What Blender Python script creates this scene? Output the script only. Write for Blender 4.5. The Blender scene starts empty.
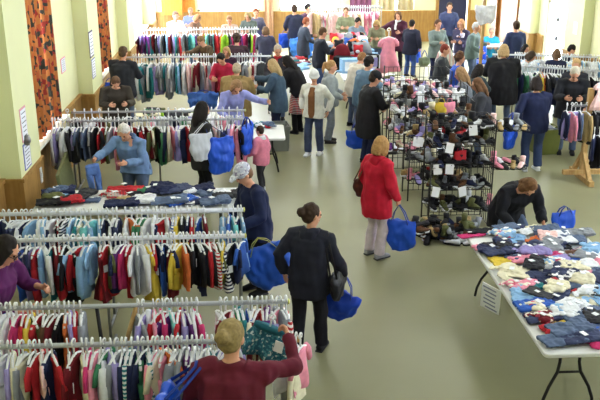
import bpy, math, random
from mathutils import Vector as V, Matrix as M, noise
R = math.radians
rnd = random.Random(7)
C = bpy.context.scene.collection
TMP = bpy.data.scenes.new('workbench')

# ---------------------------------------------------------------- camera model (a balcony 4.5 m above the hall floor)
FPX, PITCH, YAW, CAMZ = 835.0, R(19.2), R(3.24), 4.5
FW = V((math.sin(YAW)*math.cos(PITCH), math.cos(YAW)*math.cos(PITCH), -math.sin(PITCH)))
RT = V((math.cos(YAW), -math.sin(YAW), 0)); UP = RT.cross(FW)
def spot(px, py, z=0.0):
    """surveyed point of the hall at height z on the sight line through a photo position"""
    d = FW + RT*((px-300)/FPX) + UP*((200-py)/FPX)
    t = (z-CAMZ)/d.z
    return V((d.x*t, d.y*t, z))
def pix(p):
    q = V(p) - V((0, 0, CAMZ)); k = q.dot(FW)
    return 300+FPX*q.dot(RT)/k, 200-FPX*q.dot(UP)/k

# ---------------------------------------------------------------- materials
def lin(c): return tuple(((x/255)/12.92 if x/255 <= .04045 else ((x/255+.055)/1.055)**2.4) for x in c)
MATS = {}
def mat(c, rough=.85, var=.12, scale=14, spec=.3, metal=0, kind='plain', c2=None, c3=None, sc=6.0, bump=0, emit=0):
    key = (c, rough, var, scale, spec, metal, kind, c2, c3, sc, bump, emit)
    if key in MATS: return MATS[key]
    m = bpy.data.materials.new('surface'); m.use_nodes = True
    nt = m.node_tree; b = nt.nodes['Principled BSDF']; L = nt.links.new
    b.inputs['Roughness'].default_value = rough
    b.inputs['Specular IOR Level'].default_value = spec
    b.inputs['Metallic'].default_value = metal
    col = lin(c) + (1,)
    tc = nt.nodes.new('ShaderNodeTexCoord'); src = None
    def rgb(x):
        n = nt.nodes.new('ShaderNodeRGB'); n.outputs[0].default_value = lin(x)+(1,); return n.outputs[0]
    def mix(f, a, bb, mode='MIX'):
        n = nt.nodes.new('ShaderNodeMix'); n.data_type = 'RGBA'; n.blend_type = mode
        if isinstance(f, float): n.inputs[0].default_value = f
        else: L(f, n.inputs[0])
        L(a, n.inputs[6]); L(bb, n.inputs[7]); return n.outputs[2]
    def ramp(f, stops, const=True):
        n = nt.nodes.new('ShaderNodeValToRGB'); n.color_ramp.interpolation = 'CONSTANT' if const else 'LINEAR'
        e = n.color_ramp.elements
        while len(e) < len(stops): e.new(.5)
        for i, (p, x) in enumerate(stops): e[i].position = p; e[i].color = lin(x)+(1,)
        L(f, n.inputs[0]); return n.outputs[0]
    def wave(direction, s):
        n = nt.nodes.new('ShaderNodeTexWave'); n.bands_direction = direction; n.inputs['Scale'].default_value = s
        L(tc.outputs['Object'], n.inputs['Vector']); return n.outputs['Fac']
    def voro(s):
        n = nt.nodes.new('ShaderNodeTexVoronoi'); n.inputs['Scale'].default_value = s
        L(tc.outputs['Object'], n.inputs['Vector']); return n.outputs['Color']
    c2 = c2 or (235, 235, 235); c3 = c3 or c2
    if kind == 'stripe': src = ramp(wave('Z', sc), [(0, c), (.5, c2)])
    elif kind == 'vstripe': src = ramp(wave('X', sc), [(0, c), (.5, c2)])
    elif kind == 'plaid':
        a = ramp(wave('Z', sc), [(0, c), (.55, c2)]); bb = ramp(wave('X', sc), [(0, c), (.55, c3)])
        src = mix(.5, a, bb)
    elif kind == 'floral':
        src = ramp(voro(sc), [(0, c), (.55, c2), (.75, c3), (.86, c)])
    elif kind == 'wood':
        n = nt.nodes.new('ShaderNodeTexNoise'); mp = nt.nodes.new('ShaderNodeMapping')
        mp.inputs['Scale'].default_value = (9, 9, .7); L(tc.outputs['Object'], mp.inputs[0]); L(mp.outputs[0], n.inputs['Vector'])
        n.inputs['Scale'].default_value = 2.2; n.inputs['Detail'].default_value = 4
        src = ramp(n.outputs['Fac'], [(.3, c), (.7, c2)], False)
    if var > 0 or bump:
        n = nt.nodes.new('ShaderNodeTexNoise'); n.inputs['Scale'].default_value = scale; n.inputs['Detail'].default_value = 3
        L(tc.outputs['Object'], n.inputs['Vector'])
        lo = tuple(max(0, x*(1-var)) for x in (1, 1, 1)); hi = (1+var,)*3
        rp = nt.nodes.new('ShaderNodeMapRange'); rp.inputs[1].default_value = .3; rp.inputs[2].default_value = .7
        rp.inputs[3].default_value = 1-var; rp.inputs[4].default_value = 1+var
        L(n.outputs['Fac'], rp.inputs[0])
        cb = nt.nodes.new('ShaderNodeCombineColor')
        for k in range(3): L(rp.outputs[0], cb.inputs[k])
        src = mix(1.0, src if src else rgb(c), cb.outputs[0], 'MULTIPLY')
        if bump:
            bp = nt.nodes.new('ShaderNodeBump'); bp.inputs['Strength'].default_value = bump; bp.inputs['Distance'].default_value = .02
            L(n.outputs['Fac'], bp.inputs['Height']); L(bp.outputs[0], b.inputs['Normal'])
    if src: L(src, b.inputs['Base Color'])
    else: b.inputs['Base Color'].default_value = col
    m.diffuse_color = col
    MATS[key] = m
    return m
PAL = dict(white=(226, 229, 238), cream=(226, 220, 196), grey=(140, 145, 156), black=(26, 26, 33), charcoal=(52, 53, 60), navy=(30, 38, 74),
           blue=(48, 92, 186), sky=(140, 182, 226), denim=(86, 102, 134), indigo=(56, 64, 98), red=(180, 38, 50), burgundy=(112, 24, 38), pink=(232, 146, 172),
           blush=(238, 200, 200), magenta=(196, 52, 112), purple=(96, 44, 116), lavender=(152, 142, 204), teal=(38, 122, 134),
           aqua=(122, 204, 208), green=(62, 126, 92), lime=(150, 196, 58), olive=(92, 96, 58), yellow=(226, 196, 74),
           orange=(214, 112, 62), brown=(92, 62, 42), tan=(172, 148, 104))
def fab(n):
    if isinstance(n, bpy.types.Material): return n
    if isinstance(n, tuple): return mat(n)
    if n.startswith('striped '):
        c = n[8:]; return mat(PAL[c], kind='stripe', c2=(230, 230, 235), sc=9)
    if n.startswith('plaid '):
        c = n[6:]; return mat(PAL[c], kind='plaid', c2=(235, 235, 235), c3=(40, 40, 50), sc=9)
    if n.startswith('flowered '):
        c = n[9:]; return mat(PAL[c], kind='floral', c2=(240, 235, 225), c3=(210, 90, 120), sc=22)
    return mat(PAL[n])
SKIN = (214, 158, 132); WHITEP = mat((232, 234, 240), .45, 0, spec=.5); STEEL = mat((150, 152, 158), .35, .03, metal=.8)
CHROME = mat((176, 180, 190), .4, .02, spec=.5); BLACKM = mat((22, 22, 26), .5, 0, spec=.4); PAPER = mat((238, 240, 248), .8, 0)
IKEA = mat((28, 84, 214), .45, .14, 5, .4); IKEAS = mat((20, 56, 150), .5, .05); WOODP = mat((196, 164, 112), .7, kind='wood', c2=(170, 132, 82))

# ---------------------------------------------------------------- mesh builder
class MB:
    def __init__(s): s.v = []; s.f = []; s.mi = []
    def add(s, vs, fs, mi=0):
        o = len(s.v); s.v += [tuple(x) for x in vs]; s.f += [tuple(i+o for i in f) for f in fs]; s.mi += [mi]*len(fs)
        return s
    def box(s, c, size, rot=None, mi=0):
        hx, hy, hz = [x/2 for x in size]
        vs = [V((x, y, z)) for x in (-hx, hx) for y in (-hy, hy) for z in (-hz, hz)]
        if rot is not None: vs = [rot @ q for q in vs]
        return s.add([q+V(c) for q in vs], [(0, 1, 3, 2), (4, 6, 7, 5), (0, 4, 5, 1), (2, 3, 7, 6), (0, 2, 6, 4), (1, 5, 7, 3)], mi)
    def loft(s, rings, mi=0, caps=True):
        n = len(rings[0]); vs = [p for r in rings for p in r]; fs = []
        for i in range(len(rings)-1):
            for k in range(n):
                fs.append((i*n+k, i*n+(k+1) % n, (i+1)*n+(k+1) % n, (i+1)*n+k))
        if caps:
            fs.append(tuple(range(n-1, -1, -1))); fs.append(tuple(range((len(rings)-1)*n, len(rings)*n)))
        return s.add(vs, fs, mi)
    def tube(s, pts, rad, n=10, side=None, mi=0, rip=None):
        pts = [V(p) for p in pts]; rings = []
        if not isinstance(rad, (list, tuple)): rad = [rad]*len(pts)
        u = None
        for i, p in enumerate(pts):
            t = (pts[min(i+1, len(pts)-1)] - pts[max(i-1, 0)])
            t = t.normalized() if t.length > 1e-9 else V((0, 0, 1))
            ref = V(side) if side is not None else (u if u is not None else (V((1, 0, 0)) if abs(t.x) < .8 else V((0, 1, 0))))
            u = ref - t*ref.dot(t)
            if u.length < 1e-4: u = V((0, 1, 0)) - t*t.y
            u.normalize(); w = t.cross(u)
            a, b = rad[i] if isinstance(rad[i], tuple) else (rad[i], rad[i])
            rings.append([p + u*(a*math.cos(2*math.pi*k/n)) + w*(b*math.sin(2*math.pi*k/n)) for k in range(n)])
        return s.loft(rings, mi)
    def ell(s, c, r, mat3=None, n=14, m=9, mi=0):
        c = V(c); rings = []
        for j in range(m+1):
            ph = -math.pi/2 + math.pi*(j*.998+.001*m)/m
            rings.append([V((r[0]*math.cos(ph)*math.cos(2*math.pi*k/n), r[1]*math.cos(ph)*math.sin(2*math.pi*k/n), r[2]*math.sin(ph))) for k in range(n)])
        if mat3 is not None: rings = [[mat3 @ q for q in r_] for r_ in rings]
        return s.loft([[q+c for q in r_] for r_ in rings], mi)
    def xf(s, m): s.v = [tuple(m @ V(p)) for p in s.v]; return s
    def mesh(s, name='mesh', smooth=True):
        me = bpy.data.meshes.new(name); me.from_pydata(s.v, [], s.f)
        if any(s.mi): me.polygons.foreach_set('material_index', s.mi)
        if smooth: me.polygons.foreach_set('use_smooth', [True]*len(me.polygons))
        me.update(); return me
def fuse(mb, vox, smooth=4, amp=0, freq=9, dec=None):
    """weld overlapping closed shapes into one continuous skin; amp adds cloth creases"""
    o = bpy.data.objects.new('w', mb.mesh()); TMP.collection.objects.link(o)
    r = o.modifiers.new('r', 'REMESH'); r.mode = 'VOXEL'; r.voxel_size = vox
    if smooth:
        q = o.modifiers.new('s', 'SMOOTH'); q.iterations = smooth; q.factor = .5
    if dec:
        d = o.modifiers.new('d', 'DECIMATE'); d.ratio = dec
    vl = TMP.view_layers[0]; vl.update()
    me = bpy.data.meshes.new_from_object(o.evaluated_get(vl.depsgraph))
    old = o.data; bpy.data.objects.remove(o); bpy.data.meshes.remove(old)
    if amp:
        off = V((rnd.uniform(0, 50), rnd.uniform(0, 50), rnd.uniform(0, 50)))
        ns = [v.normal.copy() for v in me.vertices]
        for v, nn in zip(me.vertices, ns):
            p = v.co*freq + off
            v.co += nn*amp*(noise.noise(p) + .6*noise.noise(V((p.x*2.3, p.y*2.3, p.z*1.1))))
    me.polygons.foreach_set('use_smooth', [True]*len(me.polygons)); me.update()
    return me
def mk(name, me, m, parent=None, loc=None, rot=None):
    if isinstance(me, MB): me = me.mesh(name)
    me.name = name
    ms = m if isinstance(m, (list, tuple)) else [m]
    if not len(me.materials):
        for x in ms: me.materials.append(x)
        o = bpy.data.objects.new(name, me)
    else:
        o = bpy.data.objects.new(name, me)
        for i, x in enumerate(ms): o.material_slots[i].link = 'OBJECT'; o.material_slots[i].material = x
    C.objects.link(o)
    if parent: o.parent = parent
    if loc is not None: o.location = loc
    if rot is not None: o.rotation_euler = rot
    return o
def tag(o, label, cat, group=None, kind=None):
    if label: o['label'] = label
    if cat: o['category'] = cat
    if group: o['group'] = group
    if kind: o['kind'] = kind
    return o
def thing(name, label, cat, loc=(0, 0, 0), rz=0, group=None):
    o = bpy.data.objects.new(name, None); C.objects.link(o); o.empty_display_size = .1
    o.location = loc; o.rotation_euler = (0, 0, rz)
    return tag(o, label, cat, group)
def struct(name, mb, m, smooth=False):
    me = mb.mesh(name, smooth) if isinstance(mb, MB) else mb
    o = mk(name, me, m); o['kind'] = 'structure'; return o
ORD = ['', 'first', 'second', 'third', 'fourth', 'fifth', 'sixth', 'seventh', 'eighth', 'ninth', 'tenth', 'eleventh', 'twelfth', 'thirteenth',
       'fourteenth', 'fifteenth', 'sixteenth', 'seventeenth', 'eighteenth', 'nineteenth', 'twentieth']
def ordn(n): return ['twenty', 'thirty', 'forty', 'fifty', 'sixty'][n//10-2] + ('-'+ORD[n % 10] if n % 10 else 'th')
def rank_labels(items, where, frm, group, cat):
    """items: (object, 'colour kind', sort key). Every label gets its own count within its look and place."""
    by = {}
    for o, look, k in items: by.setdefault(look, []).append((k, o))
    for look, l in by.items():
        l.sort(key=lambda x: x[0])
        for i, (k, o) in enumerate(l):
            if len(l) == 1: o['label'] = f'the only {look} {where}'
            else: o['label'] = f'{ORD[i+1] if i < 20 else ordn(i+1)} {look} from {frm} {where}'
            o['category'] = cat; o['group'] = group
# ---------------------------------------------------------------- the hall
YF = 30.0; XL, XR = -3.4, 8.3; XLp, XRp = -3.12, 8.04; YN = -2.0; ZC = 6.4
fl = mat((136, 135, 106), .38, .05, 1.1, .5)
struct('floor', MB().box(((XL+XR)/2, (YF+YN)/2, -.05), (XR-XL+2, YF-YN+2, .1)), fl)
GREEN = mat((228, 228, 188), .8, .02, 2); GREEN2 = GREEN
struct('ceiling', MB().box(((XL+XR)/2, (YF+YN)/2, ZC+.05), (XR-XL+2, YF-YN+2, .1)), mat((235, 234, 222), .9, 0))
def wall_with_holes(mb, axis, pos, th, a0, a1, z0, z1, holes):
    """axis 'x': wall plane x=pos running along y; holes (a,b,zlo,zhi)"""
    cuts = sorted(set([a0, a1] + [h[0] for h in holes] + [h[1] for h in holes]))
    def put(p, q, lo, hi):
        if q-p < 1e-4 or hi-lo < 1e-4: return
        if axis == 'x': mb.box((pos, (p+q)/2, (lo+hi)/2), (th, q-p, hi-lo))
        else: mb.box(((p+q)/2, pos, (lo+hi)/2), (q-p, th, hi-lo))
    for p, q in zip(cuts, cuts[1:]):
        hs = sorted([h for h in holes if h[0] <= p+1e-6 and h[1] >= q-1e-6], key=lambda h: h[2])
        z = z0
        for h in hs: put(p, q, z, h[2]); z = h[3]
        put(p, q, z, z1)
    return mb
WL = [(12.25, 14.3, 1.1, 5.0), (17.7, 19.7, 1.1, 5.0), (23.0, 26.2, 1.1, 5.0), (28.0, 29.8, .3, 5.0)]
WR = [(21.9, 23.5, 0.02, 2.1), (21.9, 23.5, 2.35, 5.0), (26.1, 28.3, 0.02, 2.1), (11, 13, 1.1, 5), (5, 7, 1.1, 5)]
WF = [(-1.9, .3, 1.1, 5.0), (4.4, 5.75, 1.05, 4.2), (.95, 3.1, 1.1, 5.0), (6.6, 7.7, .02, 2.5)]
struct('wall_left', wall_with_holes(MB(), 'x', XL-.1, .2, YN, YF, 0, ZC, WL), GREEN)
struct('wall_right', wall_with_holes(MB(), 'x', XR+.1, .2, YN, YF, 0, ZC, WR), GREEN)
struct('wall_far', wall_with_holes(MB(), 'y', YF+.1, .2, XL-.2, XR+.2, 0, ZC, WF), GREEN)
struct('wall_near', MB().box(((XL+XR)/2, YN-.1, ZC/2), (XR-XL+.4, .2, ZC)), GREEN)
WOOD = mat((172, 134, 78), .55, .1, 6, kind='wood', c2=(150, 112, 60)); n = 0
# pilasters, wainscot
n = 0
for y in (5.4, 10.85, 16.3, 21.5, 26.75):
    n += 1; struct(f'wall_left_pilaster_{n}', MB().box(((XL+XLp)/2, y+.55, (ZC+1.09)/2), (XLp-XL, 1.1, ZC-1.09)), mat((222, 225, 180), .8, .02, 2))
    struct(f'trim_{n}', MB().box(((XL+XLp)/2+.01, y+.55, .52), (XLp-XL+.02, 1.12, 1.04)).box(((XL+XLp)/2+.015, y+.55, 1.065), (XLp-XL+.05, 1.16, .05)), WOOD)
for y in (9.4, 14.8, 20.2, 24.1):
    n += 1; struct(f'wall_right_pilaster_{n}', MB().box(((XR+XRp)/2, y+.55, (ZC+1.09)/2), (XR-XRp, 1.1, ZC-1.09)), mat((222, 225, 180), .8, .02, 2))
    struct(f'trim_{n}', MB().box(((XR+XRp)/2-.01, y+.55, .52), (XR-XRp+.02, 1.12, 1.04)).box(((XR+XRp)/2-.015, y+.55, 1.065), (XR-XRp+.05, 1.16, .05)), WOOD)
n += 1; struct(f'trim_{n}', wall_with_holes(MB(), 'x', XL+.02, .04, YN, YF, 0, 1.05, [(28.0, 29.8, .3, 1.05)]), WOOD)
n += 1; struct(f'trim_{n}', wall_with_holes(MB(), 'x', XR-.02, .04, YN, YF, 0, 1.05, [(21.8, 23.6, 0, 1.05), (26.0, 28.4, 0, 1.05)]), WOOD)
n += 1; struct(f'trim_{n}', wall_with_holes(MB(), 'y', YF-.02, .04, XL, XR, 0, 1.1, [(6.55, 7.75, 0, 1.1)]), WOOD)
n += 1; struct(f'trim_{n}', wall_with_holes(MB(), 'x', XL+.035, .07, YN, YF, 1.05, 1.1, [(28.0, 29.8, .3, 1.1)]), WOOD)
n += 1; struct(f'trim_{n}', wall_with_holes(MB(), 'x', XR-.035, .07, YN, YF, 1.05, 1.1, [(21.8, 23.6, 0, 1.1), (26.0, 28.4, 0, 1.1)]), WOOD)
# timber lining beside the far window, its sunlit orange put into the colour
struct('wall_far_lining', MB().box((-2.55, YF-.07, 2.6), (1.15, .1, 3.0)).box((-2.75, YF-.3, 1.5), (.7, .4, .9)), mat((220, 146, 66), .6, kind='wood', c2=(206, 130, 56)))
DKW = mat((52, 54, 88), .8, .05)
struct('wall_back_room', MB().box((7.15, YF+1.7, 1.3), (2.2, .1, 2.8)).box((6.1, YF+.95, 1.3), (.1, 1.5, 2.8)).box((8.2, YF+.95, 1.3), (.1, 1.5, 2.8)).box((7.15, YF+.95, 2.7), (2.2, 1.5, .1)).box((7.15, YF+.95, -.04), (2.2, 1.5, .08)), DKW)
struct('door_3', MB().box((6.58, YF-.02, 1.27), (.1, .14, 2.54)).box((7.72, YF-.02, 1.27), (.1, .14, 2.54)).box((7.15, YF-.02, 2.55), (1.24, .14, .1)), WOOD)
# glass
g = bpy.data.materials.new('glass'); g.use_nodes = True; nt = g.node_tree
nt.nodes.clear(); out = nt.nodes.new('ShaderNodeOutputMaterial'); mx = nt.nodes.new('ShaderNodeMixShader'); mx.inputs[0].default_value = .08
tr = nt.nodes.new('ShaderNodeBsdfTransparent'); gl = nt.nodes.new('ShaderNodeBsdfGlossy'); gl.inputs['Roughness'].default_value = .05
nt.links.new(tr.outputs[0], mx.inputs[1]); nt.links.new(gl.outputs[0], mx.inputs[2]); nt.links.new(mx.outputs[0], out.inputs[0]); GLASS = g
FRAME = mat((226, 226, 214), .5, .02)
def window(k, axis, pos, a, b, lo, hi, bars=2, rows=3, name='window', frame=FRAME):
    m = MB(); gm = MB()
    def bx(mb, p0, p1, z0, z1, th):
        if axis == 'x': mb.box((pos, (p0+p1)/2, (z0+z1)/2), (th, p1-p0, z1-z0))
        else: mb.box(((p0+p1)/2, pos, (z0+z1)/2), (p1-p0, th, z1-z0))
    w = .07
    bx(m, a, a+w, lo, hi, .12); bx(m, b-w, b, lo, hi, .12); bx(m, a, b, lo, lo+w, .12); bx(m, a, b, hi-w, hi, .12)
    for i in range(1, bars): x = a+(b-a)*i/bars; bx(m, x-.02, x+.02, lo, hi, .06)
    for i in range(1, rows): z = lo+(hi-lo)*i/rows; bx(m, a, b, z-.02, z+.02, .06)
    o = struct(f'{name}_{k}', m, frame); bx(gm, a, b, lo, hi, .008); q = mk('glass_pane', gm.mesh('p', False), GLASS, o)
    return o
for i, (a, b, lo, hi) in enumerate(WL):
    window(i+1, 'x', XL-.12, a, b, lo, hi, 2, 4)
    if lo > 1: struct(f'trim_{20+i}', MB().box((XL+.06, (a+b)/2, lo+.015), (.3, b-a+.2, .05)), mat((240, 236, 225), .4, 0))
window(6, 'y', YF+.12, *WF[0], 3, 3); window(7, 'y', YF+.12, *WF[1], 3, 3); window(11, 'y', YF+.12, *WF[2], 3, 3)  # last window is invented, added to brighten that stretch of far wall
window(8, 'x', XR+.12, *WR[1], 1, 2); window(9, 'x', XR+.12, *WR[3], 2, 4); window(10, 'x', XR+.12, *WR[4], 2, 4)
d1 = window(1, 'x', XR+.1, *WR[0], 2, 1, 'door'); mb = MB()
for z in (.6, 1.15, 1.65): mb.box((XR+.03, 22.7, z), (.03, .1, .12))
mk('latch', mb.mesh('l', False), BLACKM, d1)
WD2 = mat((150, 98, 44), .5, kind='wood', c2=(120, 74, 30))
d2 = MB().box((XR+.06, 26.65, 1.03), (.06, 1.08, 2.06)).box((XR+.06, 27.75, 1.03), (.06, 1.08, 2.06)).box((XR-.02, 26.1, 1.05), (.1, .14, 2.2)).box((XR-.02, 28.3, 1.05), (.1, .14, 2.2)).box((XR-.02, 27.2, 2.16), (.1, 2.34, .14))
d2 = struct('door_2', d2, WD2); mk('door_handle', MB().tube([(XR-.0, 26.2, 1.0), (XR-.06, 26.2, 1.0), (XR-.06, 26.32, 1.0)], .014), STEEL, d2)
# patterned drapes
dr = bpy.data.materials.new('drape'); dr.use_nodes = True; nt = dr.node_tree; b = nt.nodes['Principled BSDF']; b.inputs['Roughness'].default_value = .9
tc = nt.nodes.new('ShaderNodeTexCoord'); mp = nt.nodes.new('ShaderNodeMapping'); mp.inputs['Scale'].default_value = (1, 16, 12)
vo = nt.nodes.new('ShaderNodeTexVoronoi'); vo.inputs['Scale'].default_value = 1.0; vo.inputs['Randomness'].default_value = .75
rp = nt.nodes.new('ShaderNodeValToRGB'); rp.color_ramp.interpolation = 'CONSTANT'
for i, (p, c) in enumerate([(0, (66, 68, 62)), (.26, (172, 62, 56)), (.40, (210, 138, 76)), (.56, (76, 80, 72)), (.74, (206, 178, 132)), (.87, (204, 112, 66))]):
    e = rp.color_ramp.elements
    if i >= len(e): e.new(.5)
    e[i].position = p; e[i].color = lin(c)+(1,)
sp = nt.nodes.new('ShaderNodeSeparateColor')
nt.links.new(tc.outputs['Object'], mp.inputs[0]); nt.links.new(mp.outputs[0], vo.inputs['Vector']); nt.links.new(vo.outputs['Color'], sp.inputs[0])
nt.links.new(sp.outputs[0], rp.inputs[0]); nt.links.new(rp.outputs[0], b.inputs['Base Color'])
tl = nt.nodes.new('ShaderNodeBsdfTranslucent'); ms = nt.nodes.new('ShaderNodeMixShader'); ms.inputs[0].default_value = .15
nt.links.new(rp.outputs[0], tl.inputs[0]); nt.links.new(b.outputs[0], ms.inputs[1]); nt.links.new(tl.outputs[0], ms.inputs[2])
nt.links.new(ms.outputs[0], nt.nodes['Material Output'].inputs[0]); DRAPE = dr
def drape(x, y0, y1, z0, z1, m, label, axis='y', group='long window drapes'):
    mb = MB(); N = int((y1-y0)*60); rings = []
    top, bot = [], []
    vs, fs = [], []
    for i in range(N+1):
        y = y0+(y1-y0)*i/N; w = .035*math.sin(i*.55)+.015*math.sin(i*.21+1)
        for z, k in ((z1, .8), ((z0+z1)/2, 1), (z0, 1.25)):
            for t in (0, .012):
                vs.append((x+w*k+t, y, z) if axis == 'y' else (y, x+w*k+t, z))
    for i in range(N):
        a, b2 = i*6, (i+1)*6
        for j in (0, 2): fs += [(a+j, a+j+2, b2+j+2, b2+j), (a+j+1, b2+j+1, b2+j+3, a+j+3)]
        fs += [(a, b2, b2+1, a+1), (a+4, a+5, b2+5, b2+4)]
    fs += [(0, 1, 3, 2), (2, 3, 5, 4), (N*6, N*6+2, N*6+3, N*6+1), (N*6+2, N*6+4, N*6+5, N*6+3)]
    mb.add(vs, fs); o = mk('curtain', mb, m); tag(o, label, 'curtain', group)
drape(XL+.10, 12.2, 13.28, 1.16, 5.0, DRAPE, 'dark orange and red patterned drape, left half at the nearest window', 'y')
drape(XL+.10, 13.38, 14.05, 1.16, 5.0, DRAPE, 'dark orange and red patterned drape, right half at the nearest window', 'y')
drape(XL+.10, 17.7, 18.75, 1.16, 5.0, DRAPE, 'dark orange and red patterned drape, left half at the second window', 'y')
drape(XL+.10, 18.8, 19.6, 1.16, 5.0, DRAPE, 'dark orange and red patterned drape, right half at the second window', 'y')
CRM = mat((240, 226, 190), .9, .05)
drape(YF-.12, 4.45, 5.05, 1.12, 4.0, CRM, 'cream curtain, left half at the far window in the corner', 'x', 'cream curtains')
drape(YF-.12, 5.15, 5.7, 1.12, 4.0, CRM, 'cream curtain, right half at the far window in the corner', 'x', 'cream curtains')
drape(YF-.15, 3.45, 4.2, .1, 5.0, mat((150, 96, 130), .9, .1), 'dusty purple curtain on the far wall left of the cream curtains', 'x', 'stage curtains')
drape(YF-.15, .45, .75, .1, 5.0, mat((214, 170, 140), .9, .1), 'narrow peach curtain right of the big bright far window', 'x', 'stage curtains')
# notices on the walls
def notice(x, y, z, w, h, label, c=(232, 236, 250), border=None, lines=6):
    o = mk('paper_notice', MB().box((0, 0, 0), (.008, w, h)).mesh('p', False), mat(border or c, .8, 0), None, (x, y, z)); tag(o, label, 'notice', 'paper notices on the walls')
    sgn = 1 if x < 2 else -1
    if border: mk('sheet', MB().box((sgn*.006, 0, 0), (.004, w*.86, h*.88)).mesh('p', False), mat(c, .8, 0), o)
    m = MB()
    for i in range(lines): m.box((sgn*.010, rnd.uniform(-.02, .02)*w, h*(.34-.68*i/max(1, lines-1))), (.003, w*rnd.uniform(.45, .7), h*.022))
    mk('print_lines', m.mesh('p', False), mat((90, 92, 110), .8, 0), o)
def wallspot(px, py, x):
    d = FW + RT*((px-300)/FPX) + UP*((200-py)/FPX); t = x/d.x; return d.y*t, CAMZ+d.z*t
for px, py, x, w, h, lab, bd in [
    (16, 117, XLp, .34, .42, 'white notice with a pink edge on the near pilaster, left one', (226, 160, 180)),
    (23.5, 124, XLp, .30, .46, 'white notice with a pink edge on the near pilaster, right and lower one', (226, 160, 180)),
    (27, 155, XLp, .34, .36, 'blue edged notice low on the near pilaster just above the wood', (96, 110, 190)),
    (33.5, 88, XLp, .40, .40, 'blue edged notice on the wall left of the nearest drape', (96, 110, 190)),
    (63, 65, XL, .36, .26, 'small pink edged notice on the wall right of the nearest drape', (236, 130, 170)),
    (91, 44, XLp, .40, .50, 'dark photo poster on the second pilaster', (90, 80, 110)),
    (93.5, 68, XLp, .36, .38, 'blue edged notice under the dark poster on the second pilaster', (120, 130, 180)),
    (567, 32, XRp, .35, .42, 'dark edged notice on the right wall pilaster beside the glass door', (70, 70, 90)),
    (575.5, 28, XRp, .25, .3, 'plain white notice high on the right wall pilaster', None),
    (578.5, 40, XRp, .3, .4, 'plain white notice low on the right wall pilaster', None),
    (562, 15, XRp, .6, .16, 'dark strip sign high on the right wall above the notices', (70, 70, 110)),
    (518, 18, XR, .6, .7, 'large white poster on the right wall by the wooden door', (220, 220, 225))]:
    y, z = wallspot(px, py, x)
    if not any(a+.15 < y < a+.95 for a in ((5.4, 10.85, 16.3, 21.5, 26.75) if x < 0 else (9.4, 14.8, 20.2, 24.1))):
        x = XL if x < 0 else XR; y, z = wallspot(px, py, x)
    notice(x+(.002 if x < 0 else -.002), y, z, w, h, lab, border=bd)
y, z = wallspot(25, 140, XLp)
t = thing('thermostat', 'small round grey thermostat on the near left pilaster', 'thermostat', (XLp, y, z))
mk('dial', MB().tube([(.0, 0, 0), (.05, 0, 0)], .075, 16), mat((120, 120, 118), .4, 0), t); mk('cover', MB().ell((.05, 0, 0), (.03, .05, .05)), STEEL, t)
t = thing('light_switch', 'white switch plate on the wood panel of the near pilaster', 'switch', (XLp+.022, 11.75, .86))
mk('plate', MB().box((.006, 0, 0), (.012, .09, .22)).mesh('p', False), WHITEP, t); mk('rocker', MB().box((.016, 0, 0), (.012, .04, .07)).mesh('p', False), WHITEP, t)
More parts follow.
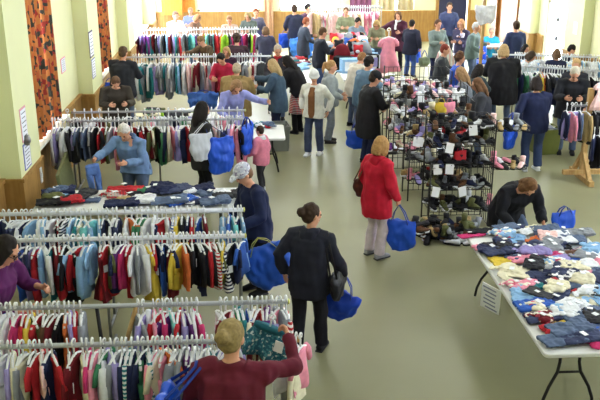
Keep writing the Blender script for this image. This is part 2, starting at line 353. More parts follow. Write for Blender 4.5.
# ---------------------------------------------------------------- people
def limb(a, tgt, l1, l2, hint):
    d = tgt - a; L = d.length
    if L > (l1+l2)*.995: tgt = a + d*((l1+l2)*.995/L); d = tgt-a; L = d.length
    u = d/L; x = (l1*l1-l2*l2+L*L)/(2*L); h = math.sqrt(max(0, l1*l1-x*x))
    p = V(hint) - u*V(hint).dot(u); p.normalize()
    return a+u*x+p*h, tgt
ARM = {  # target from the shoulder: sideways outward, forward, up ; curl
    'down': (.06, .04, -.50), 'back': (.10, -.06, -.46), 'fwd': (-.06, .34, -.22), 'low': (.02, .26, -.38), 'reach': (.02, .50, -.10), 'up': (.10, .36, .10),
    'out': (.36, .20, -.18), 'chest': (-.12, .26, -.16), 'across': (-.22, .26, -.26), 'bag': (.12, .0, -.47)}
def person(label, head, H, face, lean=0, hp=None, hy=0, arms=('down', 'down'), stride=0, crouch=0, top=('navy', .06, .03), legs=('denim', 0),
           shoe='black', hair=('short', (90, 62, 40)), skin=SKIN, build=1.0, vox=.018, twist=0, hood=None, sleeve=1.0, inner=None, glasses=False, scarf=None, grip=(.5, .5), roll=0, group=None, skirt=None, z0=None):
    s = H/1.70; Lr = R(lean); hpr = R(lean*.55+8 if hp is None else hp)
    def dirv(a, r=0): return V((math.sin(r), math.sin(a)*math.cos(r), math.cos(a)*math.cos(r)))
    rl = R(roll)
    P = V((0, -.14*math.sin(Lr), .93-crouch))
    W_ = P + dirv(Lr*.6, rl*.5)*.13; Ch = W_ + dirv(Lr*.95, rl)*.21; Sh = Ch + dirv(Lr*1.05, rl)*.15; Nk = Sh + dirv(Lr*.9+.12, rl)*.05
    hd = dirv(hpr, rl); Hc = Nk + dirv((Lr+hpr)*.5, rl)*.035 + hd*.115
    right = V((math.cos(R(twist)), -math.sin(R(twist)), 0))
    ry = M.Rotation(-R(hy), 3, 'Z') @ M.Rotation(-hpr, 3, 'X') if not roll else M.Rotation(rl, 3, 'Y') @ M.Rotation(-R(hy), 3, 'Z') @ M.Rotation(-hpr, 3, 'X')
    HM = M.Translation(Hc) @ ry.to_4x4() @ M.Scale(1.08, 4)
    topz = Hc + (ry @ V((0, 0, .125)))
    # ground position from the head's place in the photo
    rz = -R(face); rot = M.Rotation(rz, 3, 'Z')
    if z0 is None: z0 = 0
    w = spot(head[0], head[1], topz.z*s+z0); off = rot @ (topz*s)
    org = V((w.x-off.x, w.y-off.y, z0))
    root = thing('person', label, 'person', org, rz, group)
    S = M.Scale(s, 4)
    wb = build*1.05
    spine = [(P-V((0, 0, .10)), (.145*wb, .10*wb)), (P, (.172*wb, .122*wb)), (W_, (.142*wb, .108*wb)), (Ch, (.162*wb, .118*wb)), (Ch+(Sh-Ch)*.6, (.165*wb, .108*wb)), (Sh, (.125*wb, .072)), (Nk, (.058, .058))]
    shl = [Sh + right*(k*.172*wb) - (Sh-Ch).normalized()*.035 for k in (-1, 1)]
    J = []
    for k, sd, a in ((0, -1, arms[0]), (1, 1, arms[1])):
        t = ARM[a] if isinstance(a, str) else a
        tgt = shl[k] + V((sd*t[0], t[1], t[2]))
        hint = V((sd*.55, -.55, -.5)) if t[2] < .05 else V((sd*.9, -.1, -.5))
        e, wr = limb(shl[k], tgt, .285, .255, hint); J.append((shl[k], e, wr))
    Lg = []
    for sd in (-1, 1):
        hip = P + V((sd*.088*wb, 0, -.03)); st = stride*sd
        ank = V((sd*.10*wb, st-.02, .085))
        kn, ank = limb(hip, ank, .42, .405, V((sd*.08, 1, .1))); Lg.append((hip, kn, ank))
    body = MB(); fings = MB()
    body.tube([p for p, r in spine], [r for p, r in spine], 16, right)
    body.tube([Sh, Nk, Hc-hd*.02], [.06, .052, .056], 10)
    for k, (a, e, wr) in enumerate(J):
        body.tube([Sh+(a-Sh)*.5, a, (a+e)/2, e, (e+wr)/2, wr], [.055, .052, .043, .036, .034, .025], 10)
        d = (wr-e).normalized(); sd = -1 if k == 0 else 1
        inn = V((-sd, 0, 0)); n_ = inn - d*inn.dot(d)
        if n_.length < .3: n_ = V((0, 0, -1)) - d*(-d.z)
        n_.normalize(); ac = n_.cross(d)
        if ac.y*1.0+ac.z*.3 < 0: ac = -ac
        q = wr - d*.01
        body.tube([q, q+d*.035, q+d*.075, q+d*.098], [(.026, .022), (.038, .017), (.043, .015), (.038, .012)], 10, ac)
        tgtm = body if vox < .013 else fings
        for f, (o_, ln) in enumerate([(.031, .076), (.011, .084), (-.010, .078), (-.030, .062)]):
            b0 = q + d*.085 + ac*o_; g_ = grip[k]
            d1_ = (d*math.cos(g_*.6)+n_*math.sin(g_*.6)); d2_ = (d*math.cos(g_*1.5)+n_*math.sin(g_*1.5)); d3_ = (d*math.cos(g_*2.3)+n_*math.sin(g_*2.3))
            tgtm.tube([b0-d*.02, b0+d1_*ln*.42, b0+d1_*ln*.42+d2_*ln*.34, b0+d1_*ln*.42+d2_*ln*.34+d3_*ln*.28], [.0092, .009, .0083, .007], 6)
        tb = q + d*.03 + ac*.03
        td = (d*.65+ac*.65+n_*.35).normalized(); td2 = (d*.8+ac*.15+n_*.55).normalized()
        tgtm.tube([tb-td*.02, tb+td*.04, tb+td*.04+td2*.032], [.0125, .0105, .008], 6)
    for hip, kn, ank in Lg:
        body.tube([hip+V((0, 0, .05)), hip, (hip+kn)/2, kn, kn+(ank-kn)*.3, ank, ank-V((0, 0, .03))], [.082, .082, .066, .05, .053, .036, .036], 10)
        body.tube([ank+V((0, -.05, -.045)), ank+V((0, .07, -.05)), ank+V((0, .15, -.062))], [(.032, .03), (.038, .028), (.03, .016)], 8, (1, 0, 0))
    hdm = MB(); hdm.ell((0, -.008, .018), (.074, .092, .098), None, 16, 12); hdm.ell((0, .024, -.05), (.054, .058, .066)); hdm.ell((0, .055, -.098), (.026, .024, .018))
    hdm.tube([(0, .078, .028), (0, .099, -.008), (0, .104, -.018), (0, .088, -.026)], [.009, .012, .015, .012], 8)
    for sd in (-1, 1):
        hdm.ell((sd*.076, -.006, -.004), (.012, .021, .032)); hdm.ell((sd*.031, .072, .034), (.026, .014, .009))
    hdm.tube([(-.022, .076, -.056), (0, .086, -.056), (.022, .076, -.056)], [.007, .010, .007], 6)
    hdm.xf(HM); body.add(hdm.v, hdm.f)
    body.xf(S); me = fuse(body, vox, 2)
    if fings.v:
        fings.xf(S); bm_ = MB(); bm_.v = [tuple(v.co) for v in me.vertices]; bm_.f = [tuple(p.vertices) for p in me.polygons]; bm_.mi = [0]*len(bm_.f); bm_.add(fings.v, fings.f); me = bm_.mesh()
    mk('body', me, mat(skin, .55, .04, 9, .35), root)
    facing = math.cos(R(face+hy)) < .55   # some of the face turns towards the balcony
    if facing:
        for sd in (-1, 1):
            e_ = MB().ell((sd*.031, .080, .012), (.0125, .009, .0075), None, 8, 6).xf(S @ HM); mk('eye', e_, mat((44, 32, 28), .2, 0), root)
        mk('mouth', MB().tube([(-.021, .083, -.054), (0, .092, -.055), (.021, .083, -.054)], [.003, .0065, .003], 6).xf(S @ HM), mat((168, 88, 84), .5, 0), root)
    # trousers
    if legs:
        tr_ = MB(); th = legs[1]
        tr_.tube([P-V((0, 0, .13)), P-V((0, 0, .05)), P+V((0, 0, .03)), W_], [(.13*wb+.015, .095*wb), (.178*wb+.014, .128*wb+.014), (.172*wb+.016, .12*wb+.016), (.14*wb+.012, .105*wb+.012)], 16, (1, 0, 0))
        for hip, kn, ank in Lg:
            tr_.tube([hip+V((0, 0, .03)), hip-V((0, 0, .06)), (hip+kn)/2, kn, (kn+ank)/2, ank+V((0, 0, -.012))], [.09*wb, .098*wb, .084*wb, .068+th, .066+th, .062+th], 12)
        mk('trousers', fuse(tr_.xf(S), max(vox, .013), 3, .014 if vox < .013 else .010, 7), fab(legs[0]), root)
    if skirt:
        sk = MB().tube([W_, P, P-V((0, 0, .2)), P-V((0, 0, .46))], [(.155*wb, .12*wb), (.19*wb, .145*wb), (.215*wb, .17*wb), (.235*wb, .19*wb)], 18, (1, 0, 0))
        mk('skirt', fuse(sk.xf(S), max(vox, .016), 2, .01, 6), fab(skirt), root)
    for hip, kn, ank in Lg:
        c = V((ank.x, ank.y, 0))
        sh_ = MB().tube([c+V((0, -.075, .045)), c+V((0, -.06, .05)), c+V((0, .02, .052)), c+V((0, .09, .036)), c+V((0, .165, .027)), c+V((0, .19, .022))],
                        [(.02, .03), (.036, .048), (.041, .05), (.046, .034), (.042, .025), (.02, .014)], 10, (1, 0, 0))
        so_ = MB().box(c+V((0, .055, .009)), (.078, .25, .018)).xf(S); mk('sole', so_, fab('charcoal' if shoe != 'white' else 'white'), mk('shoe', sh_.xf(S), fab(shoe), root))
    # top
    tp = MB(); th = top[2]+.005; hem = top[1]
    tors = []
    if hem > 0:
        for fz, ff in ((1, .4), (.5, .8)):
            tors.append((P-V((0, -.02*fz, .10+hem*fz-.05)), (.178*wb+th+.05*hem, .13*wb+th+.06*hem)))
    tors += [(P, (.178*wb+th, .13*wb+th)), (W_, (.155*wb+th, .118*wb+th)), (Ch, (.168*wb+th, .124*wb+th)), (Ch+(Sh-Ch)*.6, (.166*wb+th*.8, .112*wb+th*.8)), (Sh, (.122*wb+th*.5, .07+th*.6)), (Nk-(Nk-Sh)*.2, (.068+th*.2, .068+th*.2))]
    tp.tube([p for p, r in tors], [r for p, r in tors], 18, right)
    for k, (a, e, wr) in enumerate(J):
        end = e+(wr-e)*sleeve; th2 = th*.7
        tp.tube([Sh+(a-Sh)*.45, a+(a-Sh)*.05, (a+e)/2, e, (e+end)/2, end], [.062+th2, .063+th2, .052+th2, .046+th2, .042+th2, .036+th2*.7], 12)
    topm = fab(top[0])
    topo = mk('coat' if hem > .15 else ('jacket' if th > .024 else 'sweater'), fuse(tp.xf(S), max(vox, .0125), 3, .021 if vox < .013 else .014, 6.5), topm, root)
    if inner:
        b_ = (Ch-W_).normalized(); f_ = V((0, math.cos(Lr), -math.sin(Lr)))
        im = MB().tube([P-V((0,0,.12))+f_*(.13*wb+th-.012), P+f_*(.128*wb+th-.015), W_+f_*(.118*wb+th-.004), Ch+f_*(.124*wb+th-.004), Sh+f_*.08], [(.07, .04), (.075, .04), (.075, .04), (.075, .04), (.06, .04)], 12, right)
        mk('shirt_front', fuse(im.xf(S), max(vox, .014), 2), fab(inner), root)
    if hood:
        bk = V((0, -math.cos(Lr), math.sin(Lr)))
        hm = MB().tube([Nk+right*-.09+V((0, .02, 0)), Nk+right*-.085+bk*.06, Nk+bk*.10-(Nk-Sh)*.6, Nk+right*.085+bk*.06, Nk+right*.09+V((0, .02, 0))], [.022, .04, .055, .04, .022], 10)
        hm.ell(Nk+bk*.09-(Nk-Sh)*1.3, (.10, .05, .085)); mk('hood', fuse(hm.xf(S), max(vox*.8, .013), 3, .006, 9), fab(hood), topo)
    if scarf:
        sc_ = MB()
        pts = [Nk + right*(.075*math.cos(i*.7)) + V((0, .07*math.sin(i*.7), .01*math.sin(i*2))) for i in range(10)]
        sc_.tube(pts, .03, 8).tube([Nk+V((.03, .08, 0)), Sh+V((.05, .13, -.08)), Ch+V((.05, .16, -.05))], [(.035, .02), (.04, .02), (.045, .015)], 8, right)
        mk('scarf', fuse(sc_.xf(S), .016, 2), fab(scarf), root)
    # hair and headgear
    st, hc = hair; hm = MB(); hmat = mat(hc, .75, .22, 40, .25) if isinstance(hc, tuple) else fab(hc)
    if st not in ('bald',):
        if st in ('short', 'bun', 'pony', 'bob', 'long', 'curly', 'cap', 'hat'):
            hm.ell((0, -.026, .036), (.086, .097, .098), None, 16, 10); hm.ell((0, -.045, -.012), (.078, .072, .075))
        if st == 'bun': hm.ell((-.01, -.13, .03), (.05, .045, .05)); hm.ell((0, -.10, .02), (.05, .04, .05))
        if st == 'pony': hm.tube([(0, -.10, .06), (0, -.15, .04), (0, -.16, -.06), (0, -.145, -.16)], [.03, .035, .034, .012], 8)
        if st == 'bob':
            for sd in (-1, 1): hm.tube([(sd*.055, .015, .06), (sd*.08, .0, 0), (sd*.082, -.005, -.07), (sd*.07, -.01, -.115)], [(.03, .045), (.026, .055), (.026, .055), (.016, .04)], 10, (1, 0, 0))
            hm.tube([(0, -.06, .05), (0, -.085, -.03), (0, -.085, -.12)], [(.08, .05), (.086, .048), (.07, .035)], 12, (1, 0, 0))
        if st == 'long':
            for sd in (-1, 1): hm.tube([(sd*.055, .012, .06), (sd*.08, .0, 0), (sd*.086, -.01, -.08), (sd*.085, -.02, -.2)], [(.028, .045), (.026, .055), (.028, .055), (.014, .035)], 10, (1, 0, 0))
            hm.tube([(0, -.06, .05), (0, -.085, -.04), (0, -.10, -.14), (0, -.10, -.27)], [(.082, .05), (.09, .05), (.098, .045), (.06, .025)], 12, (1, 0, 0))
        if st == 'curly':
            for i in range(26):
                a, b_ = rnd.uniform(0, 6.28), rnd.uniform(-.2, 1.4)
                hm.ell((.088*math.cos(a)*math.cos(b_), -.035+.088*math.sin(a)*math.cos(b_), .03+.10*math.sin(b_)), (.035, .035, .035), None, 8, 6) if not (math.sin(a) > .3 and b_ < .75) else None
        o = fuse(hm.xf(S @ HM), .0115 if vox < .013 else .015, 2, .006, 26 if st != 'hat' else 8)
        mk('hair', o, hmat, root)
        if st == 'cap':
            cp = MB().ell((0, -.012, .052), (.094, .11, .092), None, 18, 10); br_ = MB().tube([(0, .07, .055), (0, .125, .05), (0, .175, .036)], [(.075, .012), (.07, .009), (.045, .007)], 14, (1, 0, 0))
            mk('brim', fuse(br_.xf(S @ HM), .008, 1), fab(scarfcol(label)), mk('cap', fuse(cp.xf(S @ HM), .010, 1), fab(scarfcol(label)), root))
        if st == 'hat':
            kn_ = MB().ell((0, -.014, .045), (.096, .112, .108), None, 18, 10); kn_.tube([(.095*math.cos(i*.524), -.01+.112*math.sin(i*.524), .022-.012*math.sin(i*.524)) for i in range(13)], .018, 8)
            mk('knit_hat', fuse(kn_.xf(S @ HM), .013, 1, .003, 30), fab((212, 214, 218)), root)
    if glasses:
        gm = MB()
        for sd in (-1, 1):
            gm.tube([(sd*.034+.026*math.cos(i*.6), .098, .01+.02*math.sin(i*.6)) for i in range(12)], .003, 6); gm.tube([(sd*.06, .096, .015), (sd*.08, .05, .016), (sd*.082, -.01, .012)], .003, 6)
        gm.tube([(-.01, .1, .014), (.01, .1, .014)], .003, 6); mk('glasses', gm.xf(S @ HM), BLACKM, root)
    mw = M.Translation(org) @ rot.to_4x4() @ S
    info = dict(root=root, org=org, rot=rot)
    info['hand'] = [mw @ (j[2] + (j[2]-j[1]).normalized()*.085) for j in J]
    info['shoulder'] = [mw @ V(x) for x in shl]
    info['hip'] = mw @ P; info['nk'] = mw @ Nk; info['s'] = s; info['mw'] = mw
    info['fwd'] = rot @ V((0, 1, 0)); info['right'] = rot @ V((1, 0, 0))
    return info
def scarfcol(label): return 'black' if 'black cap' in label else mat((190, 194, 216), kind='floral', c2=(226, 228, 238), c3=(150, 138, 172), sc=48)
PAL['lavcap'] = (176, 182, 206)

def sack_mesh(w, h, d, seed, sag=.25, vox=.022):
    mb = MB(); rg = []
    for i in range(9):
        t = i/8
        k = 1-.22*t if t < .8 else 1-.22*.8-(t-.8)*1.2
        rg.append((V((0, 0, -t*h)), (w/2*(k+.10*math.sin(t*3.1)), d/2*(.26+sag*2.0*math.sin(min(1, t*1.15)*2.6)))))
    mb.tube([p for p, r in rg], [r for p, r in rg], 20, (1, 0, 0))
    return fuse(mb, vox, 1, .034*w/.5, 8.5)
def bag(label, top, w=.5, h=.48, d=.22, rz=0, tilt=0, strap=.22, col=None, cat='bag', name='shopping_bag', tilt2=0, group='blue shopping bags', hcol=None):
    """top is the place the handles are gripped"""
    root = thing(name, label, cat, top, 0, group); root.rotation_euler = (tilt2, tilt, rz)
    mk('sack', sack_mesh(w, h, d, 1), col or IKEA, root, (0, 0, -strap))
    for sd in (-1, 1):
        mk('handle', MB().tube([(-w*.28, sd*d*.17, -strap-.05), (-w*.16, sd*d*.13, -strap*.5), (0, sd*.012, 0), (w*.16, sd*d*.13, -strap*.5), (w*.28, sd*d*.17, -strap-.05)], [(.014, .004)]*5, 8, (0, 1, 0)), hcol or IKEAS, root)
    return root
def shoulder_bag(label, p, side, z, w, h, d, col, hcol=None, name='handbag', fwd=0, out=.1, group=None):
    """hangs beside the hip on a strap that goes over the shoulder"""
    a = p['shoulder'][side]; sd = 1 if side else -1
    c = a + p['right']*(sd*out) + p['fwd']*fwd; c.z = z
    rz = math.atan2(p['fwd'].y, p['fwd'].x)
    root = thing(name, label, 'bag', c, rz, group)
    mk('sack', sack_mesh(w, h, d, 2, .3, .016), col, root)
    q = M.Rotation(-rz, 3, 'Z') @ (a + V((0, 0, .075)) - c)
    for k in (-.035, .035): mk('strap', MB().tube([(-w*.4, k, -.04), q+V((-.05, k*.6, -.02)), q+V((0, k*.6, .0)), q+V((.06, k*.6, -.05)), (w*.4, k, -.04)], [(.012, .004)]*5, 8, (0, 1, 0)), hcol or col, root)
    return root
DK = (58, 42, 34); BR = (98, 68, 46); BL = (176, 146, 98); GY = (190, 188, 190); AUB = (126, 70, 44); BLK = (34, 28, 28)
N_, M_, F_ = .0115, .0155, .021
pm = person('nearest person, in a maroon sweater with a blond bun, holding up a teal skirt', (233, 320), 1.76, 8, 6, hp=14, hy=14, arms=('low', (.13, .42, .05)), top=((98, 26, 46), .08, .02), legs=('indigo', 0), hair=('bun', (150, 130, 88)), vox=N_, grip=(.9, 1.1), build=1.2)
shoulder_bag('blue shopping bag on the back of the person in the maroon sweater', pm, 0, 1.34, .46, .5, .2, IKEA, IKEAS, 'shopping_bag', fwd=-.16, out=.22, group='blue shopping bags')
pp = person('person in a purple sweater and glasses at the left edge between the rails', (13, 240), 1.76, 100, 26, hp=34, arms=('fwd', (-.02, .36, -.26)), top=((86, 28, 88), .06, .03), legs=('black', 0), hair=('bob', BLK), vox=N_, glasses=True, grip=(1, 1), build=1.3, sleeve=.6)
pc = person('person in a patterned cap and navy jacket browsing at the white rails\' end', (238, 167), 1.66, 245, 12, hp=34, arms=((.05, .25, -.36), (.16, .12, -.47)), top=('navy', .12, .032), legs=('black', .01), hair=('cap', (120, 90, 70)), vox=N_, grip=(.7, 1.3), build=1.05)
pw = person('person in a dark navy jacket walking down the aisle with a black handbag', (314, 204), 1.62, 25, 8, hp=10, hy=38, arms=('back', (.14, .16, -.46)), stride=.10, top=((30, 32, 48), .14, .034), legs=((24, 24, 36), .012), hair=('bun', DK), vox=N_, hood=(34, 36, 52), grip=(.5, 1.2), build=1.05)
pr = person('person in a red hooded coat with blond bobbed hair and pale trousers', (384, 137), 1.64, 58, 4, hp=14, arms=('down', (.10, .10, -.48)), top=((186, 24, 52), .24, .036), legs=((206, 192, 206), .012), shoe=(150, 150, 160), hair=('bob', (172, 132, 86)), vox=N_, hood=(176, 22, 48), grip=(.6, 1.2), build=1.05)
pe = person('person with white hair in a blue sweatshirt sorting jeans behind the left table', (121, 128), 1.6, 200, 24, hp=44, arms=((-.10, .34, -.24), (.14, .44, -.18)), top=((112, 142, 190), .08, .026), legs=('denim', 0), hair=('short', (216, 212, 212)), vox=N_, hood=(92, 118, 160), grip=(.6, 1.1), build=1.2)
pl = person('person with long dark hair in a dark coat carrying a white tote', (204, 102), 1.66, 62, 3, hp=10, arms=('down', 'low'), top=((48, 48, 50), .2, .03), legs=((22, 22, 26), 0), hair=('long', BLK), vox=M_, grip=(.8, .8))
pk = person('small child in a pink hooded jacket and dark leggings by the rack end', (259, 126), 1.1, 300, 4, hp=6, arms=('low', 'down'), top=((222, 132, 160), .12, .05), legs=('charcoal', 0), shoe='white', hair=('short', DK), vox=M_, hood='white', stride=.06, build=1.1)
p = person('person in a lavender shirt reaching right behind the middle rails', (238, 84), 1.72, 165, 32, hp=52, arms=((.34, .30, -.10), 'low'), top=((150, 156, 222), .05, .02), legs=('denim', 0), hair=('bob', (150, 116, 84)), vox=M_, grip=(1, .6))
bag('blue shopping bag hanging off the end of the middle clothes rack', V((-.12, 13.2, 1.335)), .42, .5, .2, 1.2, .0, .12)
pt = person('person in a bulky tan hooded coat seen from behind at the fourth row of clothes', (237, 64), 1.62, 5, 14, hp=26, arms=('fwd', 'fwd'), top=((148, 124, 82), .2, .055), legs=('brown', 0), hair=('short', (176, 160, 138)), vox=M_, hood=(140, 116, 74), build=1.3)
p = person('person in a cherry red jacket looking down at clothes beside the tan coat', (219, 56), 1.62, 205, 18, hp=46, arms=('across', 'fwd'), top=((176, 34, 70), .1, .03), legs=('black', 0), hair=('short', BLK), vox=M_)
p = person('blond person in a dark plum coat standing behind the cherry red jacket', (226, 48), 1.5, 190, 4, hp=20, top=((58, 36, 60), .2, .03), hair=('bob', BL), vox=F_, arms=('fwd', 'fwd'))
pb = person('person with long fair hair in a slate blue coat right of the tan coat', (270, 60), 1.64, 285, 10, hp=20, arms=('fwd', 'reach'), top=((66, 88, 112), .22, .035), legs=('navy', 0), hair=('long', (178, 152, 110)), vox=M_, build=1.1)
p = person('person in a black coat bending over with a plaid skirt by the aisle', (284, 57), 1.64, 300, 26, hp=36, arms=('low', 'low'), top=((30, 28, 34), .02, .04), legs=('black', 0), hair=('long', BLK), vox=M_, skirt='plaid red', build=1.15)
p = person('grey haired person with a red scarf behind the bending black coat', (278, 46), 1.66, 175, 4, hp=22, top=((52, 50, 60), .15, .03), hair=('short', (186, 170, 158)), vox=F_, scarf='red', arms=('low', 'low'))
p = person('person with brown hair in an olive jacket leaning over the fifth row of clothes', (198, 38), 1.62, 230, 24, hp=44, top=((92, 76, 58), .15, .03), hair=('short', (126, 98, 70)), vox=F_, arms=('fwd', 'reach'))
p = person('person in a dark maroon coat seen from behind at the fifth row', (237, 35), 1.6, 5, 14, hp=24, top=((60, 40, 52), .2, .04), hair=('curly', DK), vox=F_, arms=('fwd', 'fwd'), build=1.15)
p = person('person in a black jacket seen from behind by the second left pilaster', (124, 47), 1.74, 20, 10, hp=18, top=((40, 42, 52), .15, .045), hair=('short', (84, 66, 52)), vox=M_, arms=('fwd', 'fwd'), build=1.25)
bag('blue shopping bag by the left wall held beside the black jacket', spot(109, 78, .95), .36, .55, .2, .3, 0, .1)
p = person('person in a dark olive jacket looking down by the left end of the middle rails', (116, 80), 1.6, 165, 26, hp=50, top=((58, 52, 46), .15, .04), hair=('short', (92, 66, 50)), vox=M_, arms=('fwd', 'fwd'), build=1.25)
# beyond the last rail, against the bright window
p = person('person in pale clothes on the left behind the furthest rail', (176, 12), 1.68, 150, 10, top=((224, 224, 232), .1, .03), hair=('short', (120, 96, 80)), vox=F_, arms=('fwd', 'fwd'))
p = person('person in a blue vest behind the furthest rail against the orange timber', (190, 8), 1.5, 190, 2, top=((110, 120, 170), .1, .03), hair=('short', (150, 110, 84)), vox=F_, arms=('fwd', 'fwd'))
p = person('person in a brown jacket bowing behind the furthest rail', (200, 16), 1.6, 120, 24, hp=46, top=((136, 104, 88), .1, .03), hair=('bob', (150, 110, 76)), vox=F_, arms=('fwd', 'fwd'))
p = person('person in a tan top in the middle behind the furthest rail', (229, 17), 1.58, 185, 12, hp=30, top=((172, 150, 140), .1, .025), hair=('short', (150, 110, 80)), vox=F_, arms=('fwd', 'fwd'))
p = person('person in a dark green jacket near the right end of the furthest rail', (247, 13), 1.62, 200, 12, hp=28, top=((84, 94, 90), .1, .03), hair=('bob', (150, 130, 90)), vox=F_, arms=('fwd', 'fwd'))
pau = person('person with auburn hair in grey just right of the furthest rail', (256, 9), 1.62, 170, 8, top=((98, 96, 118), .1, .03), hair=('short', AUB), vox=F_, arms=('low', 'low'))
p = person('person in dark clothes browsing right of the fifth row, back turned', (266, 27), 1.5, 10, 14, top=((56, 58, 82), .15, .04), hair=('bob', (110, 84, 64)), vox=F_, arms=('low', 'low'))
bag('round blue shopping bag held just right of the furthest rail', pau['hand'][0]+V((.06, -.05, .02)), .5, .46, .3, .4, 0, .06)
pq = person('tall person in a dark navy shirt standing at the far end, back turned', (294, 5), 1.74, 350, 3, hp=12, arms=('low', 'bag'), top=((44, 48, 72), .1, .025), legs=('charcoal', .01), hair=('short', DK), vox=F_, grip=(.6, 1.2))
h = pq['hand'][1]; bag('crumpled bright blue shopping bag carried by the tall person in navy at the far end', V((h.x-.10, h.y-.4, h.z+.05)), .72, .62, .42, .1, 0, .06, mat((70, 140, 242), .45, .2, 7))
bag('bright blue shopping bag left of the tall person in navy', pq['hand'][0]+V((-.04, -.02, .02)), .4, .45, .3, .1, 0, .1)
p = person('person with auburn hair in a dark grey jacket in the far aisle', (308, 18), 1.6, 70, 6, hp=24, top=((58, 66, 84), .25, .035), legs=('charcoal', 0), hair=('short', (150, 84, 60)), vox=F_, arms=('fwd', 'low'))
p = person('person in a black jacket and jeans facing the toy tables', (325, 28), 1.68, 75, 6, hp=22, top=((34, 38, 52), .12, .035), legs=((70, 96, 150), .012), hair=('short', (88, 62, 44)), vox=F_, arms=('fwd', 'fwd'))
p = person('person with dark curly hair at the far end left of the pink dresses', (309, 5), 1.62, 150, 5, top=((90, 60, 84), .1, .03), hair=('curly', BLK), vox=F_, arms=('low', 'low'))
p = person('person with dark hair in a dull blue shirt behind the toy tables', (359, 19), 1.6, 160, 12, hp=34, top=((124, 140, 160), .1, .025), hair=('short', BLK), vox=F_, arms=('fwd', 'fwd'))
p = person('blond person in olive bending behind the toy tables beside the yellow toy', (376, 22), 1.55, 200, 22, hp=42, top=((138, 140, 116), .1, .025), hair=('bob', BL), vox=F_, arms=('fwd', 'fwd'))
p = person('person in olive green among the pink dresses at the far end', (346, 8), 1.66, 190, 4, top=((126, 130, 104), .1, .03), hair=('short', BR), vox=F_, arms=('fwd', 'fwd'))
p = person('person in a maroon coat with a striped scarf holding a long pink garment', (398, 12), 1.68, 200, 4, hp=20, top=((70, 30, 50), .3, .035), legs=('black', 0), hair=('bob', BR), vox=F_, arms=('fwd', 'out'), scarf='white')
pv = person('person in a black jacket and jeans with a blue bag by the cream curtains', (413, 20), 1.55, 40, 4, hp=10, top=((36, 38, 58), .16, .04), legs=((66, 96, 160), .01), hair=('short', BLK), vox=F_, arms=('low', 'bag'), build=1.1, grip=(.5, 1.2))
bag('blue shopping bag at the hip of the person by the cream curtains', pv['hand'][0]+V((.1, -.15, .02)), .4, .4, .2, .3, 0, .14)
bag('sage green handbag on the right of the person by the cream curtains', pv['hand'][1]+V((.12, -.02, .02)), .36, .26, .2, .2, 0, .2, mat((120, 134, 110), .6), name='handbag', group='handbags')
pwh = person('person in a white fleece and pale knit hat walking down the aisle', (314, 71), 1.6, 205, 0, hp=8, hy=-22, stride=.09, arms=('back', 'back'), top=((226, 226, 222), .1, .034), legs=((70, 82, 118), .014), shoe='white', hair=('hat', (200, 196, 190)), vox=M_, inner=(126, 84, 52))
pg = person('blond person in a grey hooded sweatshirt and grey trousers beside the pale knit hat', (333, 61), 1.62, 95, 3, hp=10, arms=('low', 'low'), top=((150, 158, 164), .1, .034), legs=((124, 132, 146), .016), shoe=(60, 56, 56), hair=('pony', (176, 136, 92)), vox=M_, hood=(150, 158, 164), build=1.15)
pz = person('person in a long black coat and black cap at the shoe racks', (378, 72), 1.7, 75, 8, hp=24, arms=('low', 'fwd'), top=((32, 32, 38), .34, .045), legs=((34, 44, 80), .015), hair=('cap', (60, 50, 44)), vox=M_, build=1.15, skin=(200, 146, 122))
bag('blue shopping bag behind the person in the long black coat', spot(357, 121, .72), .42, .36, .22, .1, 0, .18)
p = person('person with dark hair in a faded denim jacket in front of the toy tables', (372, 59), 1.64, 60, 14, hp=34, top=((96, 124, 150), .12, .035), hair=('curly', BLK), vox=M_, arms=('fwd', 'fwd'))
p = person('person with light brown hair in a cream jacket leaning over the toy tables', (365, 54), 1.6, 60, 20, hp=40, top=((206, 200, 190), .12, .035), hair=('short', (146, 104, 70)), vox=M_, arms=('fwd', 'fwd'))
# right-hand side
pj = person('person in a grey green jacket standing left of the striped blanket', (439, 20), 1.68, 160, 3, top=((114, 128, 128), .15, .035), legs=('navy', 0), hair=('short', (92, 64, 48)), vox=F_, arms=('low', 'fwd'))
p = person('person in a navy fleece with a badge standing tallest by the far wall', (450, 3), 1.76, 185, 2, top=((58, 66, 104), .12, .035), legs=('charcoal', 0), hair=('short', DK), vox=F_, arms=('low', 'low'))
p = person('auburn haired person in a charcoal jacket behind the shoe racks', (447, 45), 1.62, 110, 6, hp=16, top=((56, 60, 66), .12, .035), hair=('short', (122, 52, 42)), vox=F_, arms=('fwd', 'fwd'))
p = person('person with curly brown hair in a bright blue top behind the shoe racks', (462, 53), 1.6, 90, 6, hp=14, top=((44, 84, 190), .1, .03), hair=('curly', (88, 58, 42)), vox=F_, arms=('fwd', 'low'))
p = person('blond person in a grey jacket looking over the shoe racks', (458, 68), 1.66, 285, 8, hp=22, top=((124, 130, 146), .1, .035), hair=('long', (160, 126, 92)), vox=M_, arms=('fwd', 'fwd'))
p = person('person with long black hair in a dark teal jacket leaning right of the shoe racks', (481, 65), 1.5, 50, 22, hp=28, top=((52, 70, 82), .12, .04), hair=('long', BLK), vox=M_, arms=('fwd', 'fwd'))
p = person('brown haired person in a charcoal jacket in front of the shoe racks\' far end', (475, 79), 1.6, 280, 8, hp=24, top=((62, 64, 74), .12, .045), hair=('long', (112, 80, 58)), vox=M_, arms=('low', 'fwd'), build=1.15)
p = person('blond person holding a baby in front of the grey haired helper', (461, 20), 1.62, 215, 4, hp=16, top=((70, 66, 96), .12, .03), hair=('bob', (190, 140, 100)), vox=F_, arms=('across', 'across'))
